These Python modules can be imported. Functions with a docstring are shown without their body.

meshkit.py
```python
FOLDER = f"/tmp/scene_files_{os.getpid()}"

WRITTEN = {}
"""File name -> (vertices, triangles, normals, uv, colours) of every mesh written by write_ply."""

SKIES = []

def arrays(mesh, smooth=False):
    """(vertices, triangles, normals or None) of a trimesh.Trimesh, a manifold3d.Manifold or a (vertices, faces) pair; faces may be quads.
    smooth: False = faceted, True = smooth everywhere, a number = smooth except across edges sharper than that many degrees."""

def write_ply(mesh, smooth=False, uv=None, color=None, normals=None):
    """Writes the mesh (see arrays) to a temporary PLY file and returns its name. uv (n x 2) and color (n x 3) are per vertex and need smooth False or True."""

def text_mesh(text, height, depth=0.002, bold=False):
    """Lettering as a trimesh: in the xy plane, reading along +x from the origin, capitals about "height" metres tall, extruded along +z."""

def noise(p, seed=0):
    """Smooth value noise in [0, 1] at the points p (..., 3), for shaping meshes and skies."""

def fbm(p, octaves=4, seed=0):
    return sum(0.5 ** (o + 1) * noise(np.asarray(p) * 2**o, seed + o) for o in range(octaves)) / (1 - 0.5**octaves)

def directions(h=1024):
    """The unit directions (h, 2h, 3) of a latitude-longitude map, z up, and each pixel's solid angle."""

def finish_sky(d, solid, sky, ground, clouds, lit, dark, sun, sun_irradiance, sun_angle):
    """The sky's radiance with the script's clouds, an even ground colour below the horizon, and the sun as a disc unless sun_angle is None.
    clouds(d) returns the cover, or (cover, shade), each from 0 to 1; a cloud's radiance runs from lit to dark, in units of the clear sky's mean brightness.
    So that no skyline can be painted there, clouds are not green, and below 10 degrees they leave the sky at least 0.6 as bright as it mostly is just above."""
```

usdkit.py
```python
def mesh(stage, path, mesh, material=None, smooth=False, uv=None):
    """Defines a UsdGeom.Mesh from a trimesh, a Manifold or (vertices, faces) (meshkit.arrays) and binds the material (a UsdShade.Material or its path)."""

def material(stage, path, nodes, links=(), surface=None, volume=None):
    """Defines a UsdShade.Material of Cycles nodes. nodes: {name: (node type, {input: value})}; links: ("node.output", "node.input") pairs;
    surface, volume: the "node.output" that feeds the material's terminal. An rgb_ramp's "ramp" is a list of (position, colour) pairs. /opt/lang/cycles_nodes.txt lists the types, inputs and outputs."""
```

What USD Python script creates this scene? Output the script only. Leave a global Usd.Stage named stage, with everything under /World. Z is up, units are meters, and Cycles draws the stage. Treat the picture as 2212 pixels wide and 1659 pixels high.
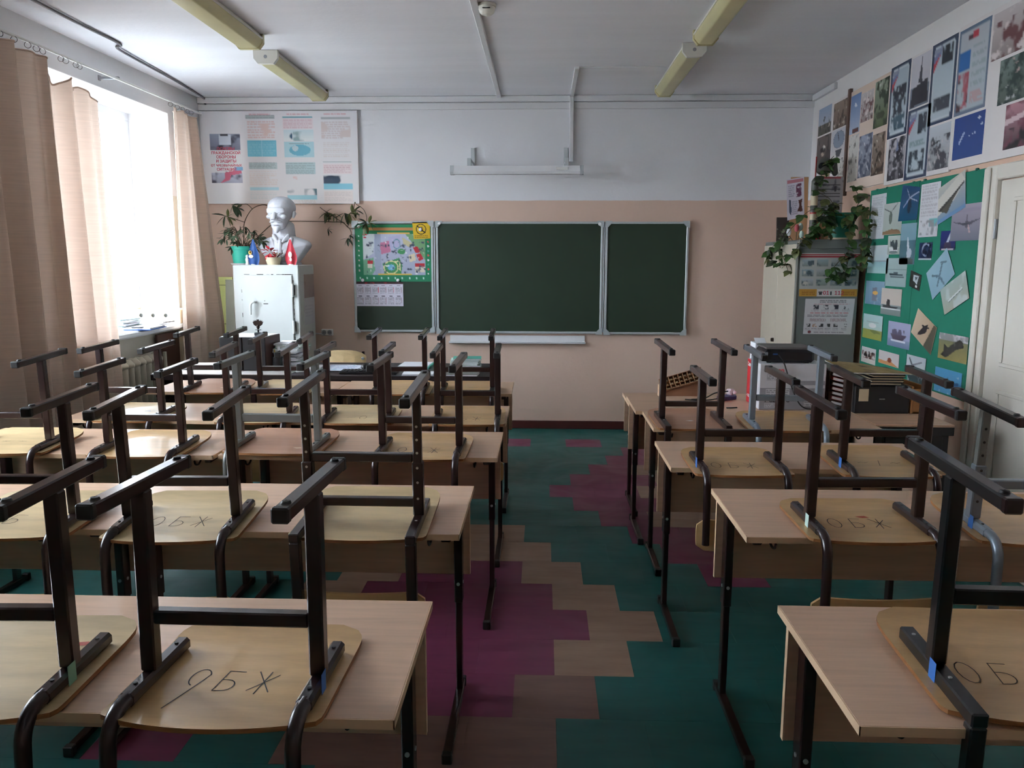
import math, random
import numpy as np, trimesh, manifold3d, shapely
import shapely.geometry as sg
from pxr import Usd, UsdGeom, UsdShade, UsdLux, Gf, Sdf, Vt
import usdkit, meshkit

stage = Usd.Stage.CreateInMemory()
UsdGeom.SetStageUpAxis(stage, UsdGeom.Tokens.z)
UsdGeom.SetStageMetersPerUnit(stage, 1.0)
world = UsdGeom.Xform.Define(stage, '/World')
stage.SetDefaultPrim(world.GetPrim())
UsdGeom.Scope.Define(stage, '/World/Looks')
rng = np.random.default_rng(7)

# ------------------------------------------------------------------ camera, sky, exposure
CAM_H, PITCH, YAW, ROLL = 1.5546, 0.1534, 0.0377, 0.0017
cam = UsdGeom.Camera.Define(stage, '/World/camera')
cam.CreateHorizontalApertureAttr(36.0); cam.CreateVerticalApertureAttr(27.0)
cam.CreateFocalLengthAttr(36.0 * 1747.5 / 2212)
cam.CreateClippingRangeAttr(Gf.Vec2f(0.05, 200))
cam.CreateExposureAttr(1.17)
_f = np.array([-math.sin(YAW), math.cos(YAW), 0]); _r = np.array([math.cos(YAW), math.sin(YAW), 0]); _z = np.array([0, 0, 1.0])
_fw = _f * math.cos(PITCH) - _z * math.sin(PITCH); _u = _f * math.sin(PITCH) + _z * math.cos(PITCH)
_ex = math.cos(ROLL) * _r + math.sin(ROLL) * _u; _uy = -math.sin(ROLL) * _r + math.cos(ROLL) * _u
cam.AddTransformOp().Set(Gf.Matrix4d(*_ex, 0, *_uy, 0, *(-_fw), 0, 0, 0, CAM_H, 1))

SKY, WLIGHT = 3.0, 0.0
dome = UsdLux.DomeLight.Define(stage, '/World/sky')
dome.CreateIntensityAttr(SKY); dome.CreateColorAttr(Gf.Vec3f(0.83, 0.93, 1.05))
# daylight of the overcast sky falling through each window opening of the left wall
def window_light(name, y0, y1, z0, z1, power, x=-3.50):
    l = UsdLux.RectLight.Define(stage, '/World/' + name)
    l.CreateWidthAttr(y1 - y0); l.CreateHeightAttr(z1 - z0)
    l.CreateIntensityAttr(power); l.CreateColorAttr(Gf.Vec3f(0.90, 0.96, 1.0))
    # faces +x: light emits along local -z
    m = Gf.Matrix4d(0, 1, 0, 0, 0, 0, 1, 0, 1, 0, 0, 0, 0, 0, 0, 1)
    m = Gf.Matrix4d(0, -1, 0, 0, 0, 0, 1, 0, -1, 0, 0, 0, x, (y0 + y1) / 2, (z0 + z1) / 2, 1)
    l.AddTransformOp().Set(m)
    return l

# ------------------------------------------------------------------ helpers
def lin(c):
    c = np.asarray(c, float) / 255.0
    return np.where(c <= 0.04045, c / 12.92, ((c + 0.055) / 1.055) ** 2.4)
_names = {}
def numbered(parent, name):
    k = (parent, name); n = _names.get(k, 0); _names[k] = n + 1
    return name if n == 0 else f'{name}_{n:03d}'
def ppath(p): return '/World' if p is None else str(p.GetPath())
def props(o, label=None, cat=None, group=None, kind=None):
    for k, v in (('label', label), ('category', cat), ('group', group), ('kind', kind)):
        if v: o.SetCustomDataByKey(k, v)
    return o
def thing(name, label, cat, loc=(0, 0, 0), rot=(0, 0, 0), group=None, kind=None):
    x = UsdGeom.Xform.Define(stage, '/World/' + numbered('/World', name))
    x.AddTranslateOp().Set(Gf.Vec3d(*map(float, loc)))
    if any(rot): x.AddRotateXYZOp().Set(Gf.Vec3f(*map(float, rot)))
    return props(x.GetPrim(), label, cat, group, kind)
def obj(name, mesh, m, parent=None, label=None, cat=None, group=None, kind=None, smooth=35, colors=None):
    pp = ppath(parent); path = pp + '/' + numbered(pp, name)
    if colors is None:
        p = usdkit.mesh(stage, path, mesh, MAT[m], smooth=smooth)
    else:
        p = usdkit.mesh(stage, path, mesh, MAT[m], smooth=False)
        UsdGeom.PrimvarsAPI(p).CreatePrimvar('pc', Sdf.ValueTypeNames.Color3fArray, 'vertex').Set(Vt.Vec3fArray.FromNumpy(np.asarray(colors, np.float32)))
    return props(p.GetPrim(), label, cat, group, kind)

def T(x=0, y=0, z=0): return trimesh.transformations.translation_matrix([x, y, z])
def Rt(deg, ax, pt=(0, 0, 0)): return trimesh.transformations.rotation_matrix(math.radians(deg), ax, pt)
X, Y, Z = (1, 0, 0), (0, 1, 0), (0, 0, 1)
def mv(m, *mats):
    m = m.copy()
    for M_ in mats: m.apply_transform(M_)
    return m
def cat(*ms):
    out = []
    for m in ms: out += list(m) if isinstance(m, (list, tuple)) else [m]
    return trimesh.util.concatenate(out)
_bc = {}
def box(x0, x1, y0, y1, z0, z1, b=0.002):
    """A box with chamfered edges (b = 0: a plain box)."""
    s = (x1 - x0, y1 - y0, z1 - z0); c = ((x0 + x1) / 2, (y0 + y1) / 2, (z0 + z1) / 2)
    b = min(b, 0.45 * min(s))
    if b <= 0:
        return mv(trimesh.creation.box(s), T(*c))
    k = tuple(round(q, 5) for q in (*s, b))
    if k not in _bc:
        h = np.array(s) / 2; pts = []
        for sx in (-1, 1):
            for sy in (-1, 1):
                for sz in (-1, 1):
                    sgn = np.array([sx, sy, sz])
                    for a in range(3):
                        q = h - b; q[a] = h[a]; pts.append(sgn * q)
        _bc[k] = trimesh.convex.convex_hull(np.array(pts))
    return mv(_bc[k], T(*c))
def tube(pts, r, n=10, cap=True):
    """A round (or n-sided) tube along a polyline."""
    p = np.asarray(pts, float); k = len(p)
    r = np.broadcast_to(r, (k,))
    t = np.gradient(p, axis=0); t /= np.linalg.norm(t, axis=1, keepdims=True) + 1e-12
    a = np.cross(t[0], [0, 0, 1.0]);
    if np.linalg.norm(a) < 1e-3: a = np.cross(t[0], [1.0, 0, 0])
    a /= np.linalg.norm(a); A = []
    for i in range(k):
        a = a - t[i] * np.dot(a, t[i]); a /= np.linalg.norm(a) + 1e-12; A.append(a)
    A = np.array(A); B = np.cross(t, A); an = np.arange(n) * 2 * np.pi / n
    v = (p[:, None] + r[:, None, None] * (np.cos(an)[None, :, None] * A[:, None] + np.sin(an)[None, :, None] * B[:, None])).reshape(-1, 3)
    f = []
    for i in range(k - 1):
        for j in range(n):
            q = (i * n + j, i * n + (j + 1) % n, (i + 1) * n + (j + 1) % n, (i + 1) * n + j)
            f += [(q[0], q[1], q[2]), (q[0], q[2], q[3])]
    if cap:
        v = np.vstack([v, p[0], p[-1]]); c0, c1 = len(v) - 2, len(v) - 1
        for j in range(n):
            f.append((c0, (j + 1) % n, j)); f.append((c1, (k - 1) * n + j, (k - 1) * n + (j + 1) % n))
    return trimesh.Trimesh(v, np.array(f), process=False)
def rod(a, b, r, n=12): return tube([a, b], r, n)
def lathe(prof, n=32):
    m = trimesh.creation.revolve(np.array(prof, float), sections=n)
    return m
def spl(pts, n=8):
    """Catmull-Rom through the points."""
    p = np.asarray(pts, float); q = np.vstack([2 * p[0] - p[1], p, 2 * p[-1] - p[-2]]); out = []
    for i in range(1, len(q) - 2):
        for t in np.linspace(0, 1, n, endpoint=False):
            a, b, c, d = q[i - 1:i + 3]
            out.append(0.5 * (2 * b + (c - a) * t + (2 * a - 5 * b + 4 * c - d) * t * t + (3 * b - a - 3 * c + d) * t ** 3))
    out.append(p[-1]); return np.array(out)
def extr(poly, h): return trimesh.creation.extrude_polygon(poly, h, engine='earcut')
def plate(poly, h, to=None):
    m = extr(poly, h)
    return m if to is None else mv(m, to)
def mf(m): return manifold3d.Manifold(manifold3d.Mesh(np.asarray(m.vertices, np.float32), np.asarray(m.faces, np.uint32)))
def tri(m):
    q = m.to_mesh(); return trimesh.Trimesh(q.vert_properties[:, :3], q.tri_verts, process=False)
FRONT = Rt(90, X)            # xy drawing -> stands upright facing -y (reads along +x)
RIGHT = Rt(-90, Z) @ Rt(90, X)   # xy drawing -> upright on the right wall, facing -x, reading along -y

# ------------------------------------------------------------------ materials
MAT = {}
def P(name, col, rough=0.5, metal=0.0, var=0.0, scale=6.0, stretch=(1, 1, 1), bump=0.0, bscale=60.0, coat=0.0, spec=None, col2=None, detail=4.0):
    nodes = {'p': ('principled_bsdf', {'roughness': rough, 'metallic': metal, 'coat_weight': coat})}
    if spec is not None: nodes['p'][1]['specular_ior_level'] = spec
    links = []; c = lin(col)
    if var or col2 is not None:
        c2 = lin(col2) if col2 is not None else c * (1 + var)
        c1 = c if col2 is not None else c * (1 - var)
        nodes['tc'] = ('texture_coordinate', {}); nodes['mp'] = ('mapping', {'scale': stretch})
        nodes['n'] = ('noise_texture', {'scale': scale, 'detail': detail, 'roughness': 0.6})
        nodes['r'] = ('rgb_ramp', {'ramp': [(0.3, tuple(c1)), (0.7, tuple(c2))]})
        links += [('tc.object', 'mp.vector'), ('mp.vector', 'n.vector'), ('n.fac', 'r.fac'), ('r.color', 'p.base_color')]
    else:
        nodes['p'][1]['base_color'] = tuple(c)
    if bump:
        nodes['tb'] = ('texture_coordinate', {}); nodes['nb'] = ('noise_texture', {'scale': bscale, 'detail': 3.0})
        nodes['b'] = ('bump', {'strength': bump, 'distance': 0.004})
        links += [('tb.object', 'nb.vector'), ('nb.fac', 'b.height'), ('b.normal', 'p.normal')]
    MAT[name] = usdkit.material(stage, '/World/Looks/' + name, nodes, links, surface='p.BSDF')
def PRINT(name, rough=0.55):
    MAT[name] = usdkit.material(stage, '/World/Looks/' + name, {'a': ('attribute', {'attribute': 'pc'}), 'p': ('principled_bsdf', {'roughness': rough})}, [('a.color', 'p.base_color')], surface='p.BSDF')
def WALL(name, low, high, split, bump=0.25):
    """Painted plaster: one colour up to the height split, another above it, with a slightly wavy paint line."""
    nodes = {'g': ('geometry', {}), 's': ('separate_xyz', {}), 'n': ('noise_texture', {'scale': 2.0, 'detail': 5.0}), 'w': ('noise_texture', {'scale': 6.0}),
             'wm': ('math', {'math_type': 'multiply_add', 'value2': 0.012, 'value3': -0.006}), 'ad': ('math', {'math_type': 'add'}),
             'gt': ('math', {'math_type': 'greater_than', 'value2': split}), 'mx': ('mix', {'color1': tuple(lin(low)), 'color2': tuple(lin(high))}),
             'rr': ('rgb_ramp', {'ramp': [(0.25, (0.93, 0.93, 0.93)), (0.75, (1.0, 1.0, 1.0))]}), 'ml': ('mix', {'mix_type': 'multiply', 'fac': 1.0}),
             'nb': ('noise_texture', {'scale': 35.0, 'detail': 4.0}), 'b': ('bump', {'strength': bump, 'distance': 0.004}), 'p': ('principled_bsdf', {'roughness': 0.62, 'specular_ior_level': 0.3})}
    MAT[name] = usdkit.material(stage, '/World/Looks/' + name, nodes, [('g.position', 's.vector'), ('g.position', 'n.vector'), ('g.position', 'w.vector'), ('w.fac', 'wm.value1'),
        ('s.z', 'ad.value1'), ('wm.value', 'ad.value2'), ('ad.value', 'gt.value1'), ('gt.value', 'mx.fac'), ('n.fac', 'rr.fac'), ('mx.color', 'ml.color1'), ('rr.color', 'ml.color2'), ('ml.color', 'p.base_color'),
        ('g.position', 'nb.vector'), ('nb.fac', 'b.height'), ('b.normal', 'p.normal')], surface='p.BSDF')
WALL('front_wall_paint', (226, 196, 178), (234, 234, 237), 2.068)
WALL('left_wall_paint', (208, 204, 190), (226, 226, 228), 2.068)
WALL('right_wall_paint', (224, 190, 168), (234, 231, 230), 2.068)
P('ceiling_white', (236, 236, 241), 0.8, var=0.03, scale=1.5, stretch=(0.4, 3, 1), bump=0.3, bscale=30)
P('trunk_white', (222, 222, 224), 0.5, var=0.02)
P('white_plastic', (225, 224, 220), 0.35)
P('outdoor_ground', (150, 150, 146), 0.9, var=0.1, scale=0.5)
P('reveal_white', (238, 238, 240), 0.5)
P('skirting_brown', (78, 34, 32), 0.4, var=0.15, scale=10)
P('lamp_yellow', (204, 196, 146), 0.35, var=0.06, scale=3)
P('lamp_white', (224, 222, 212), 0.4)
P('metal_grey', (150, 152, 155), 0.4, 0.3)
P('alu', (196, 202, 204), 0.35, 0.25)
P('chalk_green', (42, 60, 44), 0.5, var=0.10, scale=2.5)
def FLOORMAT(name, col, col2, scr):
    nodes = {'g': ('geometry', {}), 'm1': ('mapping', {'scale': (3, 14, 3)}), 'n1': ('noise_texture', {'scale': 1.0, 'detail': 6.0, 'roughness': 0.65}),
             'r1': ('rgb_ramp', {'ramp': [(0.3, tuple(lin(col))), (0.75, tuple(lin(col2)))]}),
             'n2': ('noise_texture', {'scale': 2.0, 'detail': 3.0, 'distortion': 2.0}), 'm2': ('mapping', {'scale': (9, 2.5, 3), 'rotation': (0, 0, 0.7)}), 'n3': ('noise_texture', {'scale': 9.0, 'detail': 8.0, 'roughness': 0.75}),
             'r3': ('rgb_ramp', {'ramp': [(0.62, (0, 0, 0)), (0.70, (1, 1, 1))]}), 'mm': ('math', {'math_type': 'multiply'}), 'm4': ('math', {'math_type': 'multiply', 'value2': scr}),
             'mx': ('mix', {'color2': tuple(lin((170, 170, 165)))}), 'rr': ('rgb_ramp', {'ramp': [(0.3, (0.38,) * 3), (0.7, (0.55,) * 3)]}),
             'p': ('principled_bsdf', {'specular_ior_level': 0.45})}
    MAT[name] = usdkit.material(stage, '/World/Looks/' + name, nodes, [('g.position', 'm1.vector'), ('m1.vector', 'n1.vector'), ('n1.fac', 'r1.fac'), ('g.position', 'n2.vector'), ('g.position', 'm2.vector'), ('m2.vector', 'n3.vector'),
        ('n3.fac', 'r3.fac'), ('r3.color', 'mm.value1'), ('n2.fac', 'mm.value2'), ('mm.value', 'm4.value1'), ('m4.value', 'mx.fac'), ('r1.color', 'mx.color1'), ('mx.color', 'p.base_color'), ('n2.fac', 'rr.fac'), ('rr.color', 'p.roughness')], surface='p.BSDF')
FLOORMAT('tile_teal', (24, 88, 84), (34, 104, 98), 0.25)
FLOORMAT('tile_purple', (110, 48, 76), (126, 58, 88), 0.25)
FLOORMAT('tile_beige', (142, 114, 96), (164, 136, 114), 0.25)
FLOORMAT('tile_brown', (112, 84, 76), (134, 104, 92), 0.4)
P('subfloor', (30, 40, 38), 0.8)
P('desk_beech', (210, 174, 146), 0.34, var=0.10, scale=3.0, stretch=(1.2, 14, 8), spec=0.5)
P('desk_edge', (222, 188, 152), 0.45, var=0.05)
P('panel_beech', (206, 168, 140), 0.45, var=0.10, scale=3.0, stretch=(1.2, 8, 14))
P('frame_brown', (38, 21, 21), 0.24, var=0.1, coat=0.2)
P('frame_black', (20, 20, 21), 0.28, var=0.1, coat=0.2)
P('frame_grey', (128, 132, 130), 0.32, 0.35)
P('frame_bluegrey', (134, 146, 156), 0.32, 0.35)
P('cap_black', (24, 24, 24), 0.5)
P('cap_grey', (60, 62, 60), 0.5)
P('bolt', (190, 190, 190), 0.3, 0.8)
P('ply_seat', (202, 164, 114), 0.4, var=0.16, scale=4, stretch=(1, 5, 3), coat=0.2)
P('ply_pale', (204, 178, 134), 0.45, var=0.16, scale=4, stretch=(1, 5, 3), coat=0.1)
P('ply_red', (182, 136, 108), 0.4, var=0.12, scale=4, stretch=(1, 5, 3), coat=0.2)
P('ply_edge', (150, 100, 56), 0.5, var=0.2, scale=30, stretch=(1, 1, 8))
P('ink', (74, 62, 44), 0.6)
P('ink_dark', (36, 32, 36), 0.6)
P('red_mark', (170, 64, 40), 0.6)
P('sticker_green', (130, 186, 160), 0.5)
P('sticker_blue', (60, 120, 200), 0.5)
P('sticker_pale', (200, 230, 220), 0.5)
P('paper', (232, 234, 238), 0.7, var=0.02)
P('paper_torn', (226, 206, 184), 0.7)
P('dark_desk', (40, 30, 32), 0.42, var=0.12, scale=3, stretch=(1, 8, 8))
P('light_top', (206, 200, 196), 0.35)
P('safe_white', (204, 209, 206), 0.32, var=0.015, scale=5, bump=0.08, bscale=14)
P('safe_side', (216, 214, 206), 0.4, var=0.02)
P('dark_gap', (36, 34, 32), 0.7)
P('plaster_white', (206, 208, 214), 0.55)
P('pot_turquoise', (56, 196, 172), 0.4)
P('pot_green', (20, 112, 92), 0.45)
P('soil', (56, 42, 32), 0.9)
P('stem', (92, 78, 58), 0.7)
def LEAF(name, col):
    c = tuple(lin(col))
    MAT[name] = usdkit.material(stage, '/World/Looks/' + name, {'p': ('principled_bsdf', {'base_color': c, 'roughness': 0.45}), 't': ('translucent_bsdf', {'color': c}), 'm': ('mix_closure', {'fac': 0.2})},
                                [('p.BSDF', 'm.closure1'), ('t.BSDF', 'm.closure2')], surface='m.closure')
LEAF('leaf_dark', (66, 80, 56)); LEAF('leaf_mid', (92, 112, 88)); LEAF('leaf_green', (78, 112, 60)); LEAF('leaf_olive', (104, 110, 66))
P('petal_red', (186, 44, 52), 0.6); P('petal_pink', (196, 92, 98), 0.6)
P('flag_blue', (38, 84, 150), 0.6); P('flag_red', (200, 52, 68), 0.6); P('gold', (196, 160, 70), 0.4, 0.3)
P('bronze_dark', (58, 44, 36), 0.4, 0.5)
P('cabinet_grey', (118, 122, 118), 0.5, var=0.03, scale=3)
P('cabinet_door_lit', (196, 186, 168), 0.5, var=0.02, scale=3)  # paler than the body: window light on the doors put into the colour
P('cabinet_edge', (128, 126, 118), 0.5)
P('black_plastic', (26, 26, 30), 0.35); P('black_matte', (34, 34, 36), 0.6); P('grey_plastic', (96, 92, 90), 0.5)
P('box_white', (205, 205, 210), 0.6); P('box_red', (206, 34, 44), 0.5); P('box_grey', (150, 150, 156), 0.6)
P('wood_mid', (158, 112, 84), 0.5, var=0.12, scale=4, stretch=(1, 6, 6)); P('wood_orange', (168, 116, 66), 0.5, var=0.12, scale=4, stretch=(6, 1, 6)); P('wood_dark', (76, 50, 42), 0.5, var=0.15, scale=4)
P('cardboard', (188, 146, 106), 0.75, var=0.06); P('cardboard_yellow', (176, 146, 88), 0.7, var=0.15, scale=9)
P('board_yellow', (214, 220, 140), 0.6); P('board_pale', (214, 226, 214), 0.6); P('board_green', (26, 124, 98), 0.75, var=0.05)
P('door_white', (226, 220, 208), 0.45, var=0.015); P('poster_white', (228, 222, 220), 0.6); P('poster_cream', (226, 204, 188), 0.6); P('post_brown', (104, 82, 72), 0.6)
P('radiator_paint', (196, 190, 172), 0.45, var=0.04, scale=4); P('sill_white', (226, 230, 232), 0.35); P('pvc_white', (214, 217, 222), 0.3)
P('cable_grey', (110, 108, 110), 0.5); P('cable_black', (22, 22, 22), 0.5); P('ring_metal', (96, 92, 88), 0.4, 0.6)
P('text_red', (196, 60, 84), 0.6); P('text_dark', (40, 40, 44), 0.6); P('text_white', (236, 236, 236), 0.6); P('text_canon', (206, 40, 50), 0.6)
P('magnet', (236, 236, 238), 0.3); P('red_plastic', (160, 40, 40), 0.4); P('teal_cover', (90, 176, 156), 0.5); P('mint_page', (206, 226, 214), 0.6); P('purple_plastic', (60, 50, 110), 0.4); P('pink_white', (226, 206, 212), 0.4)
P('rocket_cream', (216, 200, 168), 0.5); P('rocket_grey', (96, 96, 90), 0.5)
PRINT('print'); PRINT('print_gloss', 0.4)
# curtain: woven cloth that lets some daylight through
_cl = tuple(lin((224, 202, 186)))
MAT['curtain_cloth'] = usdkit.material(stage, '/World/Looks/curtain_cloth', {
    'tc': ('texture_coordinate', {}), 'mp': ('mapping', {'scale': (2, 3, 60)}), 'n': ('noise_texture', {'scale': 2.5, 'detail': 4.0}), 'r': ('rgb_ramp', {'ramp': [(0.3, tuple(np.array(_cl) * 0.9)), (0.7, _cl)]}),
    'p': ('principled_bsdf', {'roughness': 0.85, 'specular_ior_level': 0.1}), 't': ('translucent_bsdf', {}), 'm': ('mix_closure', {'fac': 0.22})},
    [('tc.object', 'mp.vector'), ('mp.vector', 'n.vector'), ('n.fac', 'r.fac'), ('r.color', 'p.base_color'), ('r.color', 't.color'), ('p.BSDF', 'm.closure1'), ('t.BSDF', 'm.closure2')], surface='m.closure')
MAT['window_glass'] = usdkit.material(stage, '/World/Looks/window_glass', {'t': ('transparent_bsdf', {}), 'g': ('glossy_bsdf', {'roughness': 0.02}), 'f': ('fresnel', {'IOR': 1.45}), 'ge': ('geometry', {}), 'iv': ('math', {'math_type': 'subtract', 'value1': 1.0}), 'mu': ('math', {'math_type': 'multiply'}), 'm': ('mix_closure', {})},
    [('ge.backfacing', 'iv.value2'), ('iv.value', 'mu.value1'), ('f.fac', 'mu.value2'), ('mu.value', 'm.fac'), ('t.BSDF', 'm.closure1'), ('g.BSDF', 'm.closure2')], surface='m.closure')

# ------------------------------------------------------------------ flat print: colours per vertex of a fine grid
def noise2(u, v, sc, seed):
    return meshkit.fbm(np.stack([u * sc, v * sc, np.full_like(u, seed * 3.7)], -1), 3, seed)
def paint(nx, ny, ops, asp=1.0):
    v, u = np.meshgrid(np.linspace(0, 1, ny + 1), np.linspace(0, 1, nx + 1), indexing='ij')
    C = np.ones((ny + 1, nx + 1, 3)) * lin((235, 235, 235))
    for o in ops:
        k = o[0]
        if k == 'g':
            C = lin(o[1]) * (1 - v[..., None]) + lin(o[2]) * v[..., None]
        elif k == 'r':
            m = (u >= o[1]) & (v >= o[2]) & (u <= o[3]) & (v <= o[4]); C[m] = lin(o[5])
        elif k == 'rg':
            m = (u >= o[1]) & (v >= o[2]) & (u <= o[3]) & (v <= o[4]); t = ((v - o[2]) / max(o[4] - o[2], 1e-6))[..., None]
            C = np.where(m[..., None], lin(o[5]) * (1 - t) + lin(o[6]) * t, C)
        elif k == 'e':
            m = ((u - o[1]) / o[3]) ** 2 + ((v - o[2]) / o[4]) ** 2 <= 1; C[m] = lin(o[5])
        elif k == 'ring':
            d = ((u - o[1]) / o[3]) ** 2 + ((v - o[2]) / o[4]) ** 2; C[(d <= 1) & (d >= o[6])] = lin(o[5])
        elif k == 'p':
            q = np.array(o[1]); ins = np.zeros(u.shape, bool); j = len(q) - 1
            for i in range(len(q)):
                c = ((q[i, 1] > v) != (q[j, 1] > v)) & (u < (q[j, 0] - q[i, 0]) * (v - q[i, 1]) / (q[j, 1] - q[i, 1] + 1e-12) + q[i, 0]); ins ^= c; j = i
            C[ins] = lin(o[2])
        elif k == 'l':
            q = np.array(o[1], float); d = np.full(u.shape, 9.0)
            for a, b in zip(q[:-1], q[1:]):
                e = b - a; t = np.clip(((u - a[0]) * e[0] + (v - a[1]) * e[1] * asp ** 2) / (e[0] ** 2 + (e[1] * asp) ** 2 + 1e-12), 0, 1)
                d = np.minimum(d, np.hypot(u - a[0] - t * e[0], (v - a[1] - t * e[1]) * asp))
            C[d <= o[2]] = lin(o[3])
        elif k == 'n':                                    # blotches: scale, colour, threshold, seed, rectangle
            r = o[5] if len(o) > 5 else (0, 0, 1, 1)
            m = (u >= r[0]) & (v >= r[1]) & (u <= r[2]) & (v <= r[3]) ; s = np.clip((noise2(u, v * asp, o[1], o[4]) - o[3]) / 0.10 + 0.25, 0, 1)[..., None] * m[..., None]; C = C * (1 - s) + lin(o[2]) * s
        elif k == 't':                                    # illegible small print: lines of words
            _, u0, v0, u1, v1, rows, col, seed = o
            rr = np.random.default_rng(seed); rh = (v1 - v0) / rows
            for i in range(rows):
                ym = (v >= v0 + i * rh + 0.2 * rh) & (v <= v0 + i * rh + 0.75 * rh); x = u0
                end = u1 - (u1 - u0) * (rr.random() * 0.35 if i % 4 == 3 else rr.random() * 0.06)
                while x < end:
                    w = (u1 - u0) * (0.05 + 0.12 * rr.random()); m = ym & (u >= x) & (u <= min(x + w, end)); C[m] = C[m] * 0.35 + lin(col) * 0.65; x += w + (u1 - u0) * 0.025
    return C.reshape(-1, 3)
def sheet(nx, ny, quad, thick, back=(232, 232, 232)):
    """A sheet through four corners (top left, top right, bottom right, bottom left as seen), with a gridded face; returns mesh and a function giving its vertex colours."""
    q = np.array(quad, float); v, u = np.meshgrid(np.linspace(0, 1, ny + 1), np.linspace(0, 1, nx + 1), indexing='ij'); u, v = u[..., None], v[..., None]
    F = (q[0] * (1 - u) + q[1] * u) * (1 - v) + (q[3] * (1 - u) + q[2] * u) * v
    n = np.cross(q[1] - q[0], q[3] - q[0]); n /= np.linalg.norm(n)     # points away from the viewer
    V = F.reshape(-1, 3); k = len(V); i, j = np.meshgrid(np.arange(ny), np.arange(nx), indexing='ij'); a = (i * (nx + 1) + j).ravel()
    fc = np.vstack([np.stack([a, a + nx + 1, a + nx + 2], 1), np.stack([a, a + nx + 2, a + 1], 1)])
    fr = np.vstack([q, q]); bk = q + n * thick; V2 = np.vstack([V, q, bk, q, bk]); o = k
    sd = []
    for s in range(4):
        t = (s + 1) % 4; sd += [(o + s, o + t, o + 4 + t), (o + s, o + 4 + t, o + 4 + s)]
    o2 = k + 12
    sd += [(o2, o2 + 1, o2 + 2), (o2, o2 + 2, o2 + 3)]
    m = trimesh.Trimesh(V2, np.vstack([fc, np.array(sd)]), process=False)
    return m, lambda C: np.vstack([C, np.tile(lin(back), (16, 1))])
def print_sheet(name, quad, ops, res=(30, 30), thick=0.0008, parent=None, mat='print', back=(232, 232, 232), **kw):
    q = np.array(quad, float); asp = np.linalg.norm(q[3] - q[0]) / np.linalg.norm(q[1] - q[0])
    m, col = sheet(res[0], res[1], quad, thick, back)
    return obj(name, m, mat, parent, colors=col(paint(res[0], res[1], ops, asp)), **kw)
def fq(x0, x1, z1, z0, y): return [(x0, y, z1), (x1, y, z1), (x1, y, z0), (x0, y, z0)]        # on a wall seen along +y
def rq(y0, y1, z1, z0, x): return [(x, y0, z1), (x, y1, z1), (x, y1, z0), (x, y0, z0)]        # on the right wall, y0 > y1
def text(parent, name, s, h, to, m, depth=0.0006, bold=False, center=False):
    t = meshkit.text_mesh(s, h, depth, bold)
    if center: t.apply_transform(T(-t.bounds[:, 0].mean()))
    return obj(name, mv(t, to), m, parent, smooth=False)

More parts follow.
